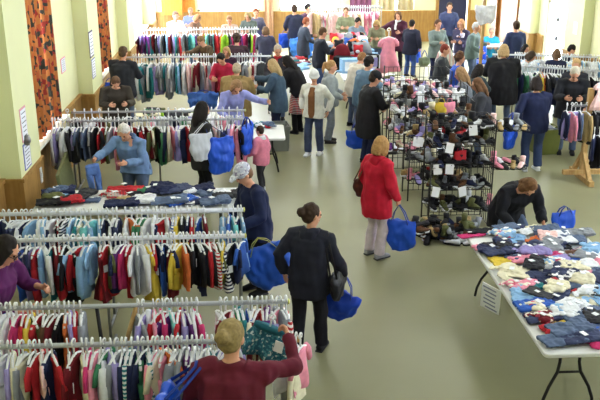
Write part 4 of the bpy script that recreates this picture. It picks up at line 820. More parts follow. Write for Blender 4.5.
big = [ # photo x, y, kind, rotation, colour, scale
 (468, 234, 'laid_out_leggings', 20, 'magenta', .8), (484, 231, 'laid_out_leggings', 5, 'black', 1.0), (477, 246, 'folded_shirt', 0, 'charcoal', .8), (492, 246, 'laid_out_leggings', 8, 'pink', 1.05), (482, 251, 'folded_jeans', 170, 'navy', 1.0),
 (503, 235, 'crumpled_shirt', 10, 'flowered sky', 1.1), (515, 236, 'spread_shirt', 80, 'sky', .9), (526, 232, 'crumpled_shirt', 0, 'white', .9), (505, 228, 'folded_jeans', 10, 'denim', .9), (520, 227, 'folded_shirt', 0, 'indigo', .9), (534, 229, 'folded_shirt', 20, 'cream', .9), (545, 231, 'folded_jeans', 0, 'denim', 1.0),
 (566, 231, 'spread_shirt', 100, 'charcoal', 1.0), (578, 233, 'folded_jeans', -10, 'grey', 1.0), (552, 238, 'folded_jeans', 5, 'denim', 1.15), (568, 240, 'folded_jeans', -8, 'denim', 1.1), (538, 240, 'crumpled_shirt', 30, 'orange', .9), (498, 253, 'folded_jeans', 10, 'indigo', 1.1), (515, 248, 'folded_jeans', 20, 'indigo', 1.0),
 (527, 246, 'crumpled_shirt', 0, 'white', .7), (545, 247, 'laid_out_leggings', 175, 'navy', 1.0), (560, 248, 'crumpled_shirt', 10, 'black', 1.0), (585, 251, 'crumpled_shirt', 15, 'flowered purple', 1.0), (575, 256, 'folded_jeans', 0, 'brown', 1.1), (503, 260, 'spread_shirt', 95, 'yellow', .95), (517, 258, 'crumpled_shirt', 0, 'denim', .8),
 (530, 260, 'laid_out_leggings', 10, 'pink', 1.1), (520, 254, 'folded_shirt', 0, 'red', .8), (543, 259, 'laid_out_leggings', 5, 'blush', 1.0), (557, 258, 'folded_shirt', 35, 'magenta', .95), (538, 253, 'laid_out_leggings', 170, 'black', .9), (573, 262, 'folded_jeans', 15, 'blue', 1.1), (590, 263, 'folded_jeans', -20, 'denim', 1.1), (550, 251, 'folded_shirt', 20, 'white', .8),
 (499, 270, 'crumpled_shirt', 0, 'cream', 1.1), (514, 273, 'spread_shirt', 70, 'cream', 1.15), (528, 268, 'folded_shirt', 15, 'white', .8), (538, 273, 'folded_jeans', 40, 'indigo', 1.0), (553, 270, 'crumpled_shirt', 30, 'white', 1.0), (566, 272, 'crumpled_shirt', 10, 'pink', .9), (583, 273, 'folded_jeans', 10, 'denim', 1.1), (597, 272, 'folded_jeans', 5, 'indigo', 1.0),
 (501, 286, 'folded_shirt', 10, 'indigo', .7), (513, 286, 'crumpled_shirt', 0, 'flowered pink', 1.1), (528, 284, 'crumpled_shirt', 20, 'pink', .8), (538, 285, 'folded_shirt', 10, 'teal', .9), (549, 284, 'folded_jeans', 90, 'navy', .95), (559, 286, 'crumpled_shirt', 60, 'plaid red', 1.0), (575, 284, 'folded_jeans', 5, 'denim', 1.2), (594, 282, 'folded_jeans', 5, 'charcoal', 1.1),
 (517, 297, 'spread_shirt', 80, 'sky', 1.1), (532, 297, 'folded_shirt', 5, 'sky', .95), (545, 297, 'crumpled_shirt', 10, 'denim', .9), (556, 299, 'folded_jeans', 60, 'indigo', 1.05), (568, 298, 'folded_shirt', 10, 'olive', .8), (581, 293, 'crumpled_shirt', 0, 'red', .9), (588, 300, 'spread_shirt', 30, 'cream', 1.15), (598, 292, 'folded_shirt', 0, 'sky', .9),
 (522, 306, 'folded_jeans', 10, 'blue', 1.1), (536, 308, 'crumpled_shirt', 0, 'flowered cream', 1.0), (549, 311, 'crumpled_shirt', 20, 'flowered indigo', 1.05), (560, 309, 'folded_shirt', 10, 'white', .8), (573, 310, 'crumpled_shirt', 30, 'white', 1.2), (588, 311, 'spread_shirt', 70, 'grey', 1.0),
 (529, 318, 'folded_jeans', 5, 'indigo', 1.0), (543, 319, 'crumpled_shirt', 0, 'flowered burgundy', 1.0), (556, 318, 'folded_shirt', 10, 'tan', .85), (568, 321, 'folded_shirt', 20, 'yellow', .8), (582, 319, 'folded_jeans', 10, 'denim', 1.2), (597, 316, 'crumpled_shirt', 10, 'cream', 1.1), (553, 329, 'folded_shirt', 8, 'red', 1.05), (568, 331, 'folded_jeans', 12, 'denim', 1.2),
 (587, 331, 'folded_jeans', 4, 'blue', 1.25), (561, 340, 'folded_jeans', 12, 'denim', 1.15), (580, 339, 'folded_jeans', 5, 'indigo', 1.1), (597, 343, 'crumpled_shirt', 0, 'magenta', .8), (604, 330, 'folded_jeans', 0, 'denim', 1.1)]
for i, (px_, py_, k, rz, c, s_) in enumerate(big):
    q = spot(px_, py_, ZT+.03); s_ *= .84; lay(IT, k, max(q.x, 2.74 if i else 2.62), q.y, ZT+.004+.012*(i % 3), R(rz), c, s_, .5)
# a second layer in between
for i in range(46):
    x, y = 2.85+rnd.random()*1.05, 6.75+rnd.random()*2.45
    lay(IT, rnd.choice(['folded_jeans', 'crumpled_shirt', 'folded_shirt', 'crumpled_shirt']), x, y, ZT+.06, rnd.uniform(0, 3.1), rnd.choice(['denim', 'indigo', 'grey', 'charcoal', 'flowered sky', 'white', 'lavender', 'sky', 'blush', 'striped navy', 'cream', 'pink', 'white']), rnd.uniform(.7, .95), .7)
for i in range(26):
    lay(IT, rnd.choice(['folded_jeans', 'crumpled_shirt', 'folded_shirt', 'spread_shirt']), rnd.uniform(3.4, 3.85), rnd.uniform(6.7, 8.6), ZT+.01+.02*(i % 3), rnd.uniform(0, 3.1), rnd.choice(['denim', 'grey', 'pink', 'white', 'sky', 'cream', 'indigo', 'olive']), rnd.uniform(.8, .95), .5)
rank_labels(IT, 'on the large right-hand table', 'the far end', 'clothes heaped on the right-hand table', 'clothing')
o = mk('paper_sign', MB().box((0, 0, 0), (.010, .24, .32)).mesh('p', False), PAPER, None, (2.50, 7.98, .56), (R(8), R(-10), R(38)))
m = MB()
for i in range(6): m.box((-.0075, rnd.uniform(-.02, .02), .12-.05*i), (.003, .12+.06*rnd.random(), .016))
mk('print_lines', m.mesh('p', False), mat((136, 140, 176), .8, 0), o)
tag(o, 'white printed paper sign hanging from the left edge of the right-hand table', 'sign')
# left table
IT = []
for px_, py_, k, rz, c, s_ in [(40, 188, 'folded_jeans', 10, 'navy', 1.1), (52, 190, 'crumpled_shirt', 60, 'denim', .9), (38, 198, 'folded_shirt', 5, 'olive', 1.1), (53, 202, 'folded_jeans', 8, 'black', 1.1), (71, 200, 'folded_shirt', 20, 'red', 1.25), (62, 194, 'folded_shirt', 10, 'sky', .7),
        (82, 196, 'folded_jeans', 60, 'charcoal', 1.0), (92, 198, 'folded_shirt', 0, 'denim', .8), (116, 194, 'crumpled_shirt', 10, 'plaid red', 1.1), (126, 189, 'laid_out_leggings', 0, 'red', 1.0), (132, 194, 'crumpled_shirt', 0, 'black', 1.0), (121, 204, 'folded_jeans', 5, 'navy', 1.1), (124, 200, 'folded_shirt', 0, 'tan', .8),
        (145, 189, 'folded_shirt', 5, 'green', 1.2), (144, 200, 'folded_shirt', 2, 'white', 1.3), (157, 188, 'folded_jeans', 80, 'navy', 1.0), (165, 190, 'crumpled_shirt', 20, 'navy', 1.2), (174, 190, 'folded_jeans', 20, 'indigo', 1.1), (168, 201, 'folded_jeans', 10, 'denim', 1.2), (180, 200, 'folded_jeans', 30, 'blue', 1.0),
        (188, 200, 'crumpled_shirt', 30, 'striped indigo', 1.1), (197, 188, 'folded_jeans', 10, 'navy', 1.1), (190, 191, 'folded_shirt', 30, 'white', .7), (208, 192, 'crumpled_shirt', 10, 'denim', 1.1), (204, 200, 'folded_shirt', 0, 'indigo', 1.0), (218, 192, 'crumpled_shirt', 0, 'white', .7), (214, 202, 'folded_jeans', 15, 'denim', 1.0), (228, 196, 'folded_jeans', 15, 'charcoal', 1.0)]:
    q = spot(px_, py_, .80); lay(IT, k, max(-2.75, min(-.35, q.x)), max(10.55, min(11.2, q.y)), .755+rnd.choice((0, .03)), R(rz), c, s_, .6, key=q.x)
rank_labels(IT, 'on the table between the left rails', 'the left', 'clothes on the left table', 'clothing')
table('white table of folded clothes behind the middle rails', -2.2, -.75, 15.3, 16.1, .75)
IT = []
for i in range(30): lay(IT, rnd.choice(['crumpled_shirt', 'folded_jeans', 'folded_shirt']), rnd.uniform(-2.0, -.95), rnd.uniform(15.45, 15.95), .755+.04*(i//12), rnd.uniform(0, 3), rnd.choice(['white', 'green', 'tan', 'lime', 'grey', 'olive', 'cream', 'charcoal', 'sky', 'lavender']), 1.1, .2, key=i)
rank_labels(IT, 'on the table behind the middle rails', 'the bottom', 'clothes on the table behind the middle rails', 'clothing')
# olive board, bins
o = mk('leaning_board', MB().box((0, 0, .42), (.05, 1.3, .84)).mesh('b', False), mat((118, 124, 86), .6), None, (-2.83, 12.45, 0), (0, R(-8), R(6))); tag(o, 'olive board standing on its edge beside the left wall', 'board')
def bin_(label, c, sx, sy, sz, col):
    t = thing('storage_bin', label, 'bin', c, .1, 'plastic storage bins'); rg = []
    def rr(w_, d_, z): return [V((sx_*(w_/2-.03)+.03*math.cos(R(a+i*30)), sy_*(d_/2-.03)+.03*math.sin(R(a+i*30)), z)) for sx_, sy_, a in ((1, 1, 0), (-1, 1, 90), (-1, -1, 180), (1, -1, 270)) for i in range(4)]
    mk('tub', MB().loft([rr(sx*.86, sy*.86, 0), rr(sx*.97, sy*.97, sz-.06), rr(sx*.97, sy*.97, sz-.05), rr(sx*.9, sy*.9, sz-.05), rr(sx*.8, sy*.8, .04)]).mesh('b', False), mat(col, .5, .04), t)
    mk('rim', MB().loft([rr(sx*.96, sy*.96, sz-.06), rr(sx*1.04, sy*1.04, sz-.06), rr(sx*1.04, sy*1.04, sz), rr(sx*.94, sy*.94, sz), rr(sx*.96, sy*.96, sz-.06)], caps=False).mesh('b', False), mat(col, .5, .04), t)
    return t
q = spot(277, 152); bin_('grey plastic bin on the floor behind the pink jacket', (q.x, q.y+.25, 0), .5, .5, .5, (126, 130, 126))
q = spot(548, 156); bin_('olive plastic bin on the floor right of the navy sweater', (q.x, q.y+.3, 0), .5, .5, .5, (112, 120, 62))
IT = []
for dx, dy, dz, c in ((-.12, 0, .44, 'white'), (.1, .05, .44, 'white'), (0, -.1, .50, 'grey'), (.05, .1, .5, 'cream')): lay(IT, 'crumpled_shirt', q.x+dx, q.y+.3+dy, dz, rnd.uniform(0, 3), c, .9, 0)
rank_labels(IT, 'heaped in the olive bin', 'the front', 'clothes in the olive bin', 'clothing')
table('low side table of bright clothes right of the middle rails', -.02, .55, 14.2, 15.2, .7, group=None)
IT = []
for i, (px_, py_, c) in enumerate([(252, 112, 'teal'), (258, 117, 'white'), (264, 113, 'red'), (268, 118, 'denim'), (262, 121, 'cream'), (255, 121, 'teal')]):
    q = spot(px_, py_, .76); lay(IT, 'crumpled_shirt', min(.45, max(.08, q.x)), min(15.05, max(14.35, q.y)), .705+.02*(i % 2), rnd.uniform(0, 3), c, .9, .3)
rank_labels(IT, 'on the side table right of the middle rails', 'the back', 'clothes on the side table', 'clothing')
# ---------------------------------------------------------------- shoes
def shoe_mesh(kind):
    m = MB()
    L = [(-.095, .022, .03), (-.085, .032, .042), (-.03, .034, .046), (.02, .036, .036), (.06, .038, .026), (.09, .03, .018), (.103, .014, .011)]
    h = dict(trainer=1.1, boot=1.2, slipper=.75)[kind]
    m.loft([[V((w_*math.cos(2*math.pi*k/12), y, .014+max(-.004, z_*h*(1+math.sin(2*math.pi*k/12))*.75))) for k in range(12)] for y, w_, z_ in L])
    if kind == 'boot': m.tube([(0, -.055, .04), (0, -.06, .10), (0, -.06, .155)], [(.036, .044), (.036, .044), (.040, .048)], 12, (1, 0, 0))
    elif kind == 'trainer':
        m.tube([(0, -.055, .05), (0, -.06, .09)], [(.030, .036), (.033, .040)], 12, (1, 0, 0)); m.tube([(0, .0, .072), (0, -.03, .105)], [(.02, .008), (.024, .007)], 8, (1, 0, 0))
    return m.mesh(kind)
SM = {k: shoe_mesh(k) for k in ('trainer', 'boot', 'slipper')}
SOLE = MB().loft([[V((x*1.08, y*1.04, z)) for x, y in [(-.02, -.095), (.02, -.095), (.034, -.06), (.03, 0), (.038, .05), (.03, .085), (.012, .104), (-.012, .104), (-.03, .085), (-.038, .05), (-.03, 0), (-.034, -.06)]] for z in (0, .018)]).mesh('sole', False)
SHOES = {}
def shoe(x, y, z, rz, kind, colour, place, key, tip=0, s_=1.15):
    o = mk({'trainer': 'trainer_shoe', 'boot': 'ankle_boot', 'slipper': 'slip_on_shoe'}[kind], SM[kind], fab(colour), None, (x, y, z), (tip, rnd.uniform(-.1, .1) if tip else 0, rz)); o.scale = (s_, s_, s_)
    mk('sole', SOLE, fab('white') if kind == 'trainer' and rnd.random() < .6 else BLACKM, o)
    SHOES.setdefault(place, []).append((o, f'{colour} {dict(trainer="trainer", boot="boot", slipper="slip-on shoe")[kind]}', key))
    return o
GRID = mat((26, 26, 30), .4, 0, spec=.5)
def grid_panel(w_, h_, step=.085, r_=.004):
    m = MB(); n_ = int(w_/step); k_ = int(h_/(step*2.2))
    for i in range(n_+1): x = -w_/2+w_*i/n_; m.box((x, 0, h_/2), (r_*2, r_*2, h_))
    for j in range(k_+1): z = h_*j/k_; m.box((0, .006, z), (w_, r_*2, r_*2))
    for s_ in (-1, 1): m.tube([(s_*w_/2, 0, 0), (s_*w_/2, 0, h_)], .011, 6)
    return m.mesh('grid_panel', False)
def wire_shelf(w_, d_, lip=.06):
    m = MB(); r_ = .004
    for i in range(int(w_/.06)+1): x = -w_/2+w_*i/int(w_/.06); m.box((x, 0, 0), (r_*2, d_, r_*2))
    for y in (-d_/2, 0, d_/2): m.box((0, y, -.004), (w_, r_*2, r_*2))
    for y in (-d_/2, d_/2): m.box((0, y, lip), (w_, r_*2, r_*2))
    for s_ in (-1, 1): m.box((s_*w_/2, 0, lip), (r_*2, d_, r_*2)); m.box((s_*w_/2, -d_/2, lip/2), (r_*2, r_*2, lip)); m.box((s_*w_/2, d_/2, lip/2), (r_*2, r_*2, lip))
    return m.mesh('wire_shelf', False)
COLS = ['black', 'black', 'charcoal', 'white', 'white', 'brown', 'grey', 'navy', 'black', 'cream', 'pink', 'charcoal', 'tan', 'red', 'lavender']
def shoe_rack(label, cx, cy, w_, d_, h_, levels, place, cols=COLS, dens=1.0, side=None, cards=2):
    """panel at the back (far side) and right end; shelves stick out towards the camera"""
    t = thing('wire_shoe_rack', label, 'shoe rack', (cx, cy, 0), 0, 'black wire shoe racks')
    mk('grid_panel', grid_panel(w_, h_), GRID, t, (0, d_/2, .02)); mk('grid_panel', grid_panel(d_, h_), GRID, t, (w_/2, 0, .02), (0, 0, R(90)))
    m = MB().tube([(-w_/2, -d_/2, 0), (-w_/2, -d_/2, h_*.62)], .012, 8); mk('post', m, GRID, t); mk('post', MB().tube([(-w_/2, d_/2, 0), (-w_/2, d_/2, h_+.05)], .012, 8), GRID, t)
    for z in levels:
        mk('wire_shelf', wire_shelf(w_-.03, d_-.03), GRID, t, (0, 0, z))
        nx = int(w_/.092*dens); ny = int(d_/.23)
        for i in range(nx):
            for j in range(ny+1):
                x = cx-w_/2+.07+(w_-.14)*i/(nx-1)+rnd.uniform(-.02, .02); y = cy-d_/2+.11+(d_-.22)*j/max(1, ny)+rnd.uniform(-.03, .03)
                if rnd.random() < .1: continue
                shoe(x, y, z+.006, R(rnd.choice((160, 180, 200, 120, 250))+rnd.gauss(0, 35)), rnd.choice(['trainer', 'trainer', 'slipper', 'boot']), rnd.choice(cols), place[levels.index(z)] if isinstance(place, list) else place, x+y*.01, rnd.choice((0, 0, .35, -.2)), rnd.uniform(.95, 1.2))
        if side and levels.index(z) % 2 == 0:
            mk('wire_shelf', wire_shelf(side, d_*.8), GRID, t, (w_/2+side/2+.01, 0, z-.05))
            for i in range(int(side/.12*dens)):
                for j in range(2):
                    x = cx+w_/2+.08+i*.12; y = cy-.16+j*.28
                    shoe(x, y, z-.044, R(rnd.uniform(140, 220)), rnd.choice(['trainer', 'slipper', 'boot']), rnd.choice(['white', 'blush', 'cream', 'grey', 'pink', 'black', 'tan']), place[levels.index(z)] if isinstance(place, list) else place, x+y*.01, 0, 1.05)
    return t
def nm(which): return [f'on the {which} wire rack\'s {l} shelf' for l in ('bottom', 'lower', 'middle', 'upper', 'top')]
DARK = ['black', 'black', 'black', 'charcoal', 'brown', 'black', 'white', 'grey', 'navy', 'olive']
PALE = ['white', 'white', 'cream', 'grey', 'lavender', 'black', 'pink', 'blush', 'charcoal', 'brown', 'white']
shoe_rack('nearest black wire rack stacked with dark shoes', 3.02, 11.75, .92, .5, 1.62, [.26, .60, .94, 1.26, 1.52], nm('nearest'), DARK, side=.5)
shoe_rack('second black wire rack of mixed shoes behind the nearest', 2.98, 13.0, 1.0, .5, 1.62, [.30, .66, 1.02, 1.38], nm('second'), COLS)
shoe_rack('third black wire rack with pale shoes', 3.05, 14.25, 1.25, .5, 1.62, [.45, .80, 1.14, 1.44], nm('third'), PALE)
shoe_rack('fourth black wire rack in front of the person with long black hair', 3.12, 15.6, 1.2, .5, 1.62, [.55, 1.0, 1.3], nm('fourth'), PALE, .9)
t = table('small dark table holding two lilac shoes left of the second wire rack', 2.12, 2.5, 13.9, 14.5, .5, group=None, inset=.12, top=BLACKM)
for i, (c, k) in enumerate((('lavender', 'trainer'), ('pink', 'slipper'), ('purple', 'trainer'), ('white', 'slipper'))): shoe(2.2+.09*i, 14.05+.1*(i % 2), .505, R(150+10*i), k, c, 'on the small dark table', i)
# heap on the floor in front of the nearest rack
for i in range(78):
    a = rnd.random(); x = 2.34+.86*rnd.random(); y = 10.90+.55*rnd.random()
    lay_z = .0 + (.08 if i > 36 else 0) + (.08 if i > 60 else 0)
    shoe(x, y, lay_z+.004, R(rnd.uniform(0, 360)), rnd.choice(['trainer', 'slipper', 'slipper', 'boot']), rnd.choice(['black', 'black', 'charcoal', 'brown', 'black', 'charcoal', 'navy', 'olive', 'tan', 'grey'] + (['white', 'cream'] if x > 2.75 and y < 11.1 else [])), 'in the floor heap by the nearest rack', x, rnd.uniform(-.3, .3) if lay_z else 0, 1.1)
for i in range(4): shoe(2.78+.13*i, 10.86+.03*(i % 2), .004, R(60+30*i), 'slipper', 'white', 'in the floor heap by the nearest rack', 2.78+.13*i, 0, 1.2)
for k, l in SHOES.items(): rank_labels(l, k, 'the left', 'shoes '+k, 'shoe')
for lab, px_, py_, y, c in (('yellow handbag standing on top of the second wire rack', 441, 112, 12.86, 'yellow'), ('pale pink handbag standing on top of the second wire rack', 449, 113, 12.86, 'pink'), ('red handbag on the nearest wire rack', 459, 172, 11.62, 'red')):
    k = (px_-300)/FPX; d = FW + RT*k + UP*((200-py_)/FPX); tt = y/d.y
    zz = CAMZ+d.z*tt; lv = 1.39 if y > 12.5 else .95
    t = thing('handbag', lab, 'bag', (d.x*tt, y, lv+.22), rnd.uniform(-.4, .4), 'handbags'); mk('sack', sack_mesh(.2, .2, .1, 4, .3, .014), fab(c), t); mk('handle', MB().tube([(-.06, 0, -.03), (-.03, 0, .06), (.03, 0, .06), (.06, 0, -.03)], .006, 6), fab(c), t)
# price cards on the racks
IT = []
for i, (px_, py_, y) in enumerate([(417, 134, 12.74), (450, 145, 11.5), (438, 160, 11.5), (450, 163, 11.5), (473, 134, 11.5), (444, 115, 12.74), (420, 145, 12.74), (462, 200, 11.48), (456, 96, 14.0), (421, 96, 14.0), (436, 187, 11.48)]):
    k = (px_-300)/FPX; d = FW + RT*k + UP*((200-py_)/FPX); tt = y/d.y
    o = mk('price_card', MB().box((0, 0, 0), (.12, .006, .15)).mesh('c', False), PAPER, None, (d.x*tt, y, min([.26, .60, .94, 1.26, 1.52] if y < 12 else [.30, .66, 1.02, 1.38] if y < 13 else [.45, .80, 1.14, 1.44], key=lambda q: abs(q-CAMZ-d.z*tt))-.02), (rnd.uniform(-.4, 0), rnd.uniform(-.3, .3), rnd.uniform(-.3, .3)))
    IT.append((o, 'white price card', px_))
rank_labels(IT, 'clipped to the black wire shoe racks', 'the left', 'price cards on the shoe racks', 'card')

# ---------------------------------------------------------------- toy and oddments tables in the far centre
table('long white table of toys in the far centre, left one', .7, 1.38, 18.6, 22.4, .75, group='toy tables')
table('long white table of toys in the far centre, right one', 2.1, 3.0, 19.2, 23.0, .75, group='toy tables')
def toy(label, p, kind, colour, c2, s_=1.0, rz=0):
    if kind == 'bear':
        t = thing('stuffed_toy', label, 'toy', p, rz, 'toys on the far tables')
        m = MB().ell((0, 0, .13), (.10, .09, .13)).ell((0, -.01, .30), (.085, .08, .08))
        for sd in (-1, 1): m.ell((sd*.06, 0, .37), (.03, .02, .03)); m.tube([(sd*.08, -.02, .2), (sd*.15, -.06, .14)], [.04, .035], 8); m.tube([(sd*.06, -.04, .05), (sd*.09, -.16, .04)], [.05, .04], 8); m.ell((sd*.09, -.16, .04), (.04, .035, .045))
        mk('body', fuse(m, .016, 2), fab(colour), t); mk('muzzle', MB().ell((0, -.085, .285), (.035, .025, .028), None, 8, 6), fab(c2), t)
    elif kind == 'backpack':
        t = thing('backpack', label, 'backpack', p, rz, 'toys on the far tables')
        m = MB().tube([(0, 0, 0), (0, 0, .08), (0, 0, .26), (0, 0, .36), (0, 0, .40)], [(.12, .07), (.15, .09), (.14, .085), (.10, .06), (.03, .02)], 14, (1, 0, 0)); mk('sack', m, fab(colour), t)
        mk('pocket', MB().tube([(0, -.07, .05), (0, -.075, .12), (0, -.07, .18)], [(.09, .035), (.10, .04), (.08, .03)], 12, (1, 0, 0)), fab(c2), t); mk('strap', MB().tube([(-.05, .05, .36), (-.06, .12, .25), (-.06, .09, .05)], .012, 6), fab(c2), t)
    elif kind == 'box':
        t = thing('toy_box', label, 'box', p, rz, 'toys on the far tables')
        mk('carton', MB().box((0, 0, .11), (.3, .2, .22)).mesh('b', False), fab(colour), t); mk('picture', MB().box((0, -.102, .11), (.22, .006, .15)).mesh('b', False), fab(c2), t)
    elif kind == 'doll':
        t = thing('doll', label, 'toy', p, rz, 'toys on the far tables')
        mk('dress', MB().tube([(0, 0, 0), (0, 0, .1), (0, 0, .2), (0, 0, .24)], [.13, .10, .05, .03], 12), fab(colour), t); mk('head', MB().ell((0, 0, .30), (.06, .06, .07)), mat(SKIN), t); mk('hair', MB().ell((0, .015, .315), (.066, .062, .068)), fab(c2), t)
    t.scale = (s_, s_, s_); return t
TO = []
spec_t = [(334, 47, 'bear', 'red', 'cream'), (346, 39, 'backpack', 'red', 'white'), (354, 54, 'backpack', 'orange', 'yellow'), (342, 60, 'backpack', 'burgundy', 'black'), (350, 64, 'box', 'sky', 'white'), (330, 40, 'box', 'white', 'sky'), (340, 33, 'bear', 'white', 'tan'),
  (364, 37, 'bear', 'yellow', 'white'), (376, 41, 'backpack', 'yellow', 'lime'), (355, 41, 'backpack', 'black', 'navy'), (361, 46, 'box', 'black', 'blue'), (369, 45, 'backpack', 'blue', 'black'), (362, 50, 'doll', 'red', 'white'), (370, 51, 'bear', 'white', 'cream'), (357, 32, 'doll', 'white', 'brown'),
  (378, 53, 'doll', 'white', 'black'), (386, 52, 'bear', 'white', 'sky'), (392, 54, 'box', 'sky', 'lavender'), (383, 46, 'doll', 'charcoal', 'black'), (336, 54, 'box', 'yellow', 'red'), (348, 48, 'bear', 'grey', 'white'), (327, 51, 'doll', 'orange', 'yellow'), (345, 26, 'box', 'grey', 'white'), (352, 28, 'bear', 'tan', 'cream'),
  (334, 27, 'box', 'navy', 'white'), (372, 33, 'box', 'lime', 'yellow'), (366, 30, 'doll', 'white', 'brown'), (341, 45, 'box', 'charcoal', 'red'), (379, 60, 'box', 'white', 'lavender'), (358, 60, 'bear', 'red', 'white')]
for i in range(34):
    spec_t.append((rnd.uniform(326, 396), rnd.uniform(28, 62), rnd.choice(['bear', 'box', 'doll', 'backpack', 'bear', 'box']), rnd.choice(['white', 'sky', 'charcoal', 'red', 'cream', 'blue', 'grey', 'lavender', 'pink', 'brown', 'burgundy', 'black', 'white']), rnd.choice(['white', 'yellow', 'red', 'black', 'sky'])))
KW = dict(bear='stuffed toy', backpack='backpack', box='toy box', doll='doll')
for px_, py_, k, c, c2 in spec_t:
    q = spot(px_, py_, .95)
    x = q.x
    x = min(max(x, .82), 1.26) if x < 1.75 else min(max(x, 2.2), 2.9)
    y = min(max(q.y, 18.75 if x < 1.8 else 19.4), 22.25 if x < 1.8 else 22.8)
    t = toy('', (x, y, .752), k, c, c2, 1.5, rnd.uniform(-.5, .5)); TO.append((t, f'{c} {KW[k]}', px_))
rank_labels(TO, 'on the far toy tables', 'the left', 'toys on the far tables', 'toy')
# pale heap of soft things in front of the right table, and clothes spread over the tables
table('white table of pale baby things beside the long black coat', 2.5, 3.7, 17.3, 18.9, .8, group=None)
IT = []
for i in range(70):
    px_ = i; q = V((rnd.uniform(2.65, 3.55), rnd.uniform(17.45, 18.75), 0))
    lay(IT, rnd.choice(['crumpled_shirt', 'folded_shirt']), q.x, q.y, .805+.045*(i//18), rnd.uniform(0, 3), rnd.choice(['white', 'cream', 'grey', 'white', 'lavender', 'olive', 'sky', 'blush', 'white']), 1.0, 0, key=px_)
rank_labels(IT, 'in the pale heap behind the wire racks', 'the bottom', 'pale heap of baby clothes', 'clothing')
IT = []
for i in range(44):
    x = rnd.choice((.85, 1.05, 1.25, 2.25, 2.5, 2.8)); y = rnd.uniform(19.4, 22.2)
    lay(IT, rnd.choice(['crumpled_shirt', 'folded_shirt', 'folded_jeans']), x, y, .755, rnd.uniform(0, 3), rnd.choice(['white', 'sky', 'red', 'navy', 'cream', 'teal', 'black', 'grey', 'striped blue', 'lavender', 'white', 'burgundy']), 1.0, 0, key=x+y*.1)
rank_labels(IT, 'spread on the far toy tables', 'the left', 'clothes on the far tables', 'clothing')
# pink dresses on a far rail
rack('far clothes rack of pink dresses in the centre', 1.75, 4.1, 26.4, 1.6)
ALL_G.clear(); GS['z'] = 1.45
for i in range(30):
    x = 1.85+i*.073; hang(x, 26.4, 1.622, rnd.choice(['dress', 'dress', 'sweater']), rnd.choice(['blush', 'pink', 'blush', 'white', 'cream', 'pink', 'tan']), R(90+rnd.gauss(0, 35)), 'z')
rank_labels(ALL_G['z'], 'on the far centre rack', 'the left', 'pink clothes on the far rack', 'garment')
o = mk('hanging_dress', GM['dress'][1], fab('pink'), None, spot(389, 30, 1.52), (0, 0, .2)); o.scale = (1.7, 2.2, 1.7); mk('hanger', HANG, WHITEP, o); tag(o, 'long pink garment held up by the person in the maroon coat', 'garment')
t = thing('suitcase', 'mauve pink suitcase standing on a far table left of the purple curtain', 'suitcase', (3.35, 28.2, .76)); 
m = MB().box((0, 0, .27), (.8, .26, .5)).mesh('s', False); mk('shell', m, fab((176, 88, 150)), t); mk('handle', MB().tube([(-.1, 0, .52), (-.1, 0, .57), (.1, 0, .57), (.1, 0, .52)], .014, 8), BLACKM, t); mk('zip', MB().box((0, -.132, .27), (.7, .006, .03)).mesh('s', False), BLACKM, t)
table('white table under the suitcase at the far end', 2.7, 3.9, 27.9, 28.7, .75, group=None)
table('small white table of the grey haired helper at the right', 6.45, 7.4, 23.85, 24.5, .78, group=None)
o = mk('tote_bag', sack_mesh(.5, .46, .16, 3), mat((222, 222, 236)), None, spot(486, 5, 2.3)); mk('handle', MB().tube([(-.12, 0, -.05), (-.05, 0, .18), (.05, 0, .18), (.12, 0, -.05)], [(.015, .004)]*4, 8, (0, 1, 0)), fab('white'), o); tag(o, 'white cloth bag hung from a post by the far right corner', 'bag')
t = thing('coat_stand', 'wooden post carrying the white cloth bag by the far right corner', 'coat stand', (o.location.x, o.location.y+.14, 0)); mk('post', MB().box((0, 0, 1.25), (.07, .07, 2.5)).mesh('p', False), WOODP, t); mk('hook', MB().tube([(0, 0, 2.46), (0, -.14, 2.46), (0, -.16, 2.5)], .014, 8), STEEL, t); mk('foot', MB().box((0, 0, .03), (.5, .5, .06)).mesh('p', False), WOODP, t)
q = pj['hand'][0]+V((-.12, -.16, -.05))
o = mk('blanket', fuse(MB().tube([(0, 0, .2), (0, 0, 0), (0, 0, -.35)], [(.08, .05), (.2, .1), (.3, .12)], 14, (1, 0, 0)), .02, 2, .02, 7), mat((206, 168, 168), kind='vstripe', c2=(214, 218, 212), sc=3), None, q); tag(o, 'pink and white striped blanket held by the person in the grey green jacket', 'blanket')
t = thing('blue_chair', 'bright blue chair back in front of the small white table', 'chair', spot(476, 77, 0)); mk('backrest', MB().tube([(0, 0, .5), (0, .03, .75), (0, .07, 1.0)], [(.24, .02), (.27, .02), (.22, .02)], 14, (1, 0, 0)), fab((40, 84, 200)), t); mk('seat', MB().box((0, -.22, .46), (.46, .44, .04)).mesh('s', False), fab((40, 84, 200)), t)
for sx in (-1, 1):
    for sy in (-.4, 0): mk('leg', MB().tube([(sx*.2, sy, 0), (sx*.2, sy, .46)], .014, 8), STEEL, t)
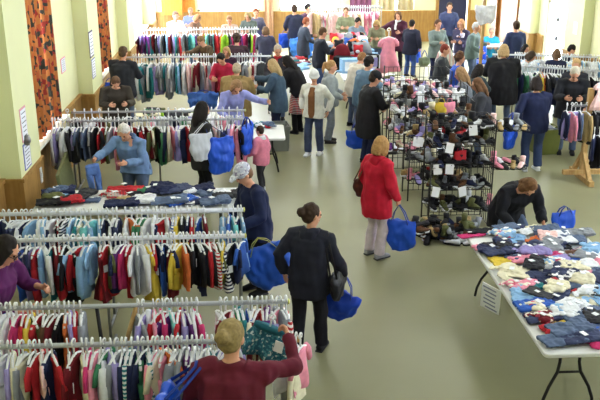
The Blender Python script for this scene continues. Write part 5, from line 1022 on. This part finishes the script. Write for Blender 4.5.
# ---------------------------------------------------------------- camera, light
cam = bpy.data.cameras.new('camera'); co = bpy.data.objects.new('camera', cam); C.objects.link(co)
cam.sensor_width = 36; cam.lens = FPX/600*36; cam.clip_start = .05; cam.clip_end = 200
co.matrix_world = M(((RT.x, UP.x, -FW.x, 0), (RT.y, UP.y, -FW.y, 0), (RT.z, UP.z, -FW.z, CAMZ), (0, 0, 0, 1)))
sc = bpy.context.scene; sc.camera = co
w = bpy.data.worlds.new('sky'); sc.world = w; w.use_nodes = True
w.node_tree.nodes['Background'].inputs[0].default_value = (.86, .93, 1, 1); w.node_tree.nodes['Background'].inputs[1].default_value = 14
def area(name, loc, size, rot, power, color=(1, 1, 1)):
    l = bpy.data.lights.new(name, 'AREA'); l.shape = 'RECTANGLE'; l.size, l.size_y = size; l.energy = power; l.color = color
    o = bpy.data.objects.new(name, l); C.objects.link(o); o.location = loc; o.rotation_euler = rot
FILL_POWER = {1: 56, 6: 46, 11: 52, 16: 66, 21: 95, 26: 140}
for y in FILL_POWER:
    for x in (-.5, 5.2): area('overhead_fill', (x, y, ZC-.35), (.5, 2.4), (0, 0, 0), FILL_POWER[y], (.92, .955, 1))  # unseen fill lights added under the ceiling, shaped like fluorescent troffers
for i, (a, b, lo, hi) in enumerate(WL): area('window_daylight', (XL-.3, (a+b)/2, (lo+hi)/2), (hi-lo, b-a), (0, R(-90), 0), (100, 120, 420, 200)[i], (.88, .94, 1))
for a, b, lo, hi in (WR[0], WR[1], WR[3], WR[4]): area('window_daylight', (XR+.35, (a+b)/2, (lo+hi)/2), (hi-lo, b-a), (0, R(90), 0), 90, (.88, .94, 1))
for a, b, lo, hi in WF: area('window_daylight', ((a+b)/2, YF+.4, (lo+hi)/2), (b-a, hi-lo), (R(-90), 0, 0), 380, (.9, .95, 1))  # one lights the added window, one stands in the windowless back doorway
bpy.data.scenes.remove(TMP)
v = sc.view_settings; v.view_transform = 'Standard'; v.look = 'None'; v.gamma = 1; v.exposure = -.12; v.use_curve_mapping = False
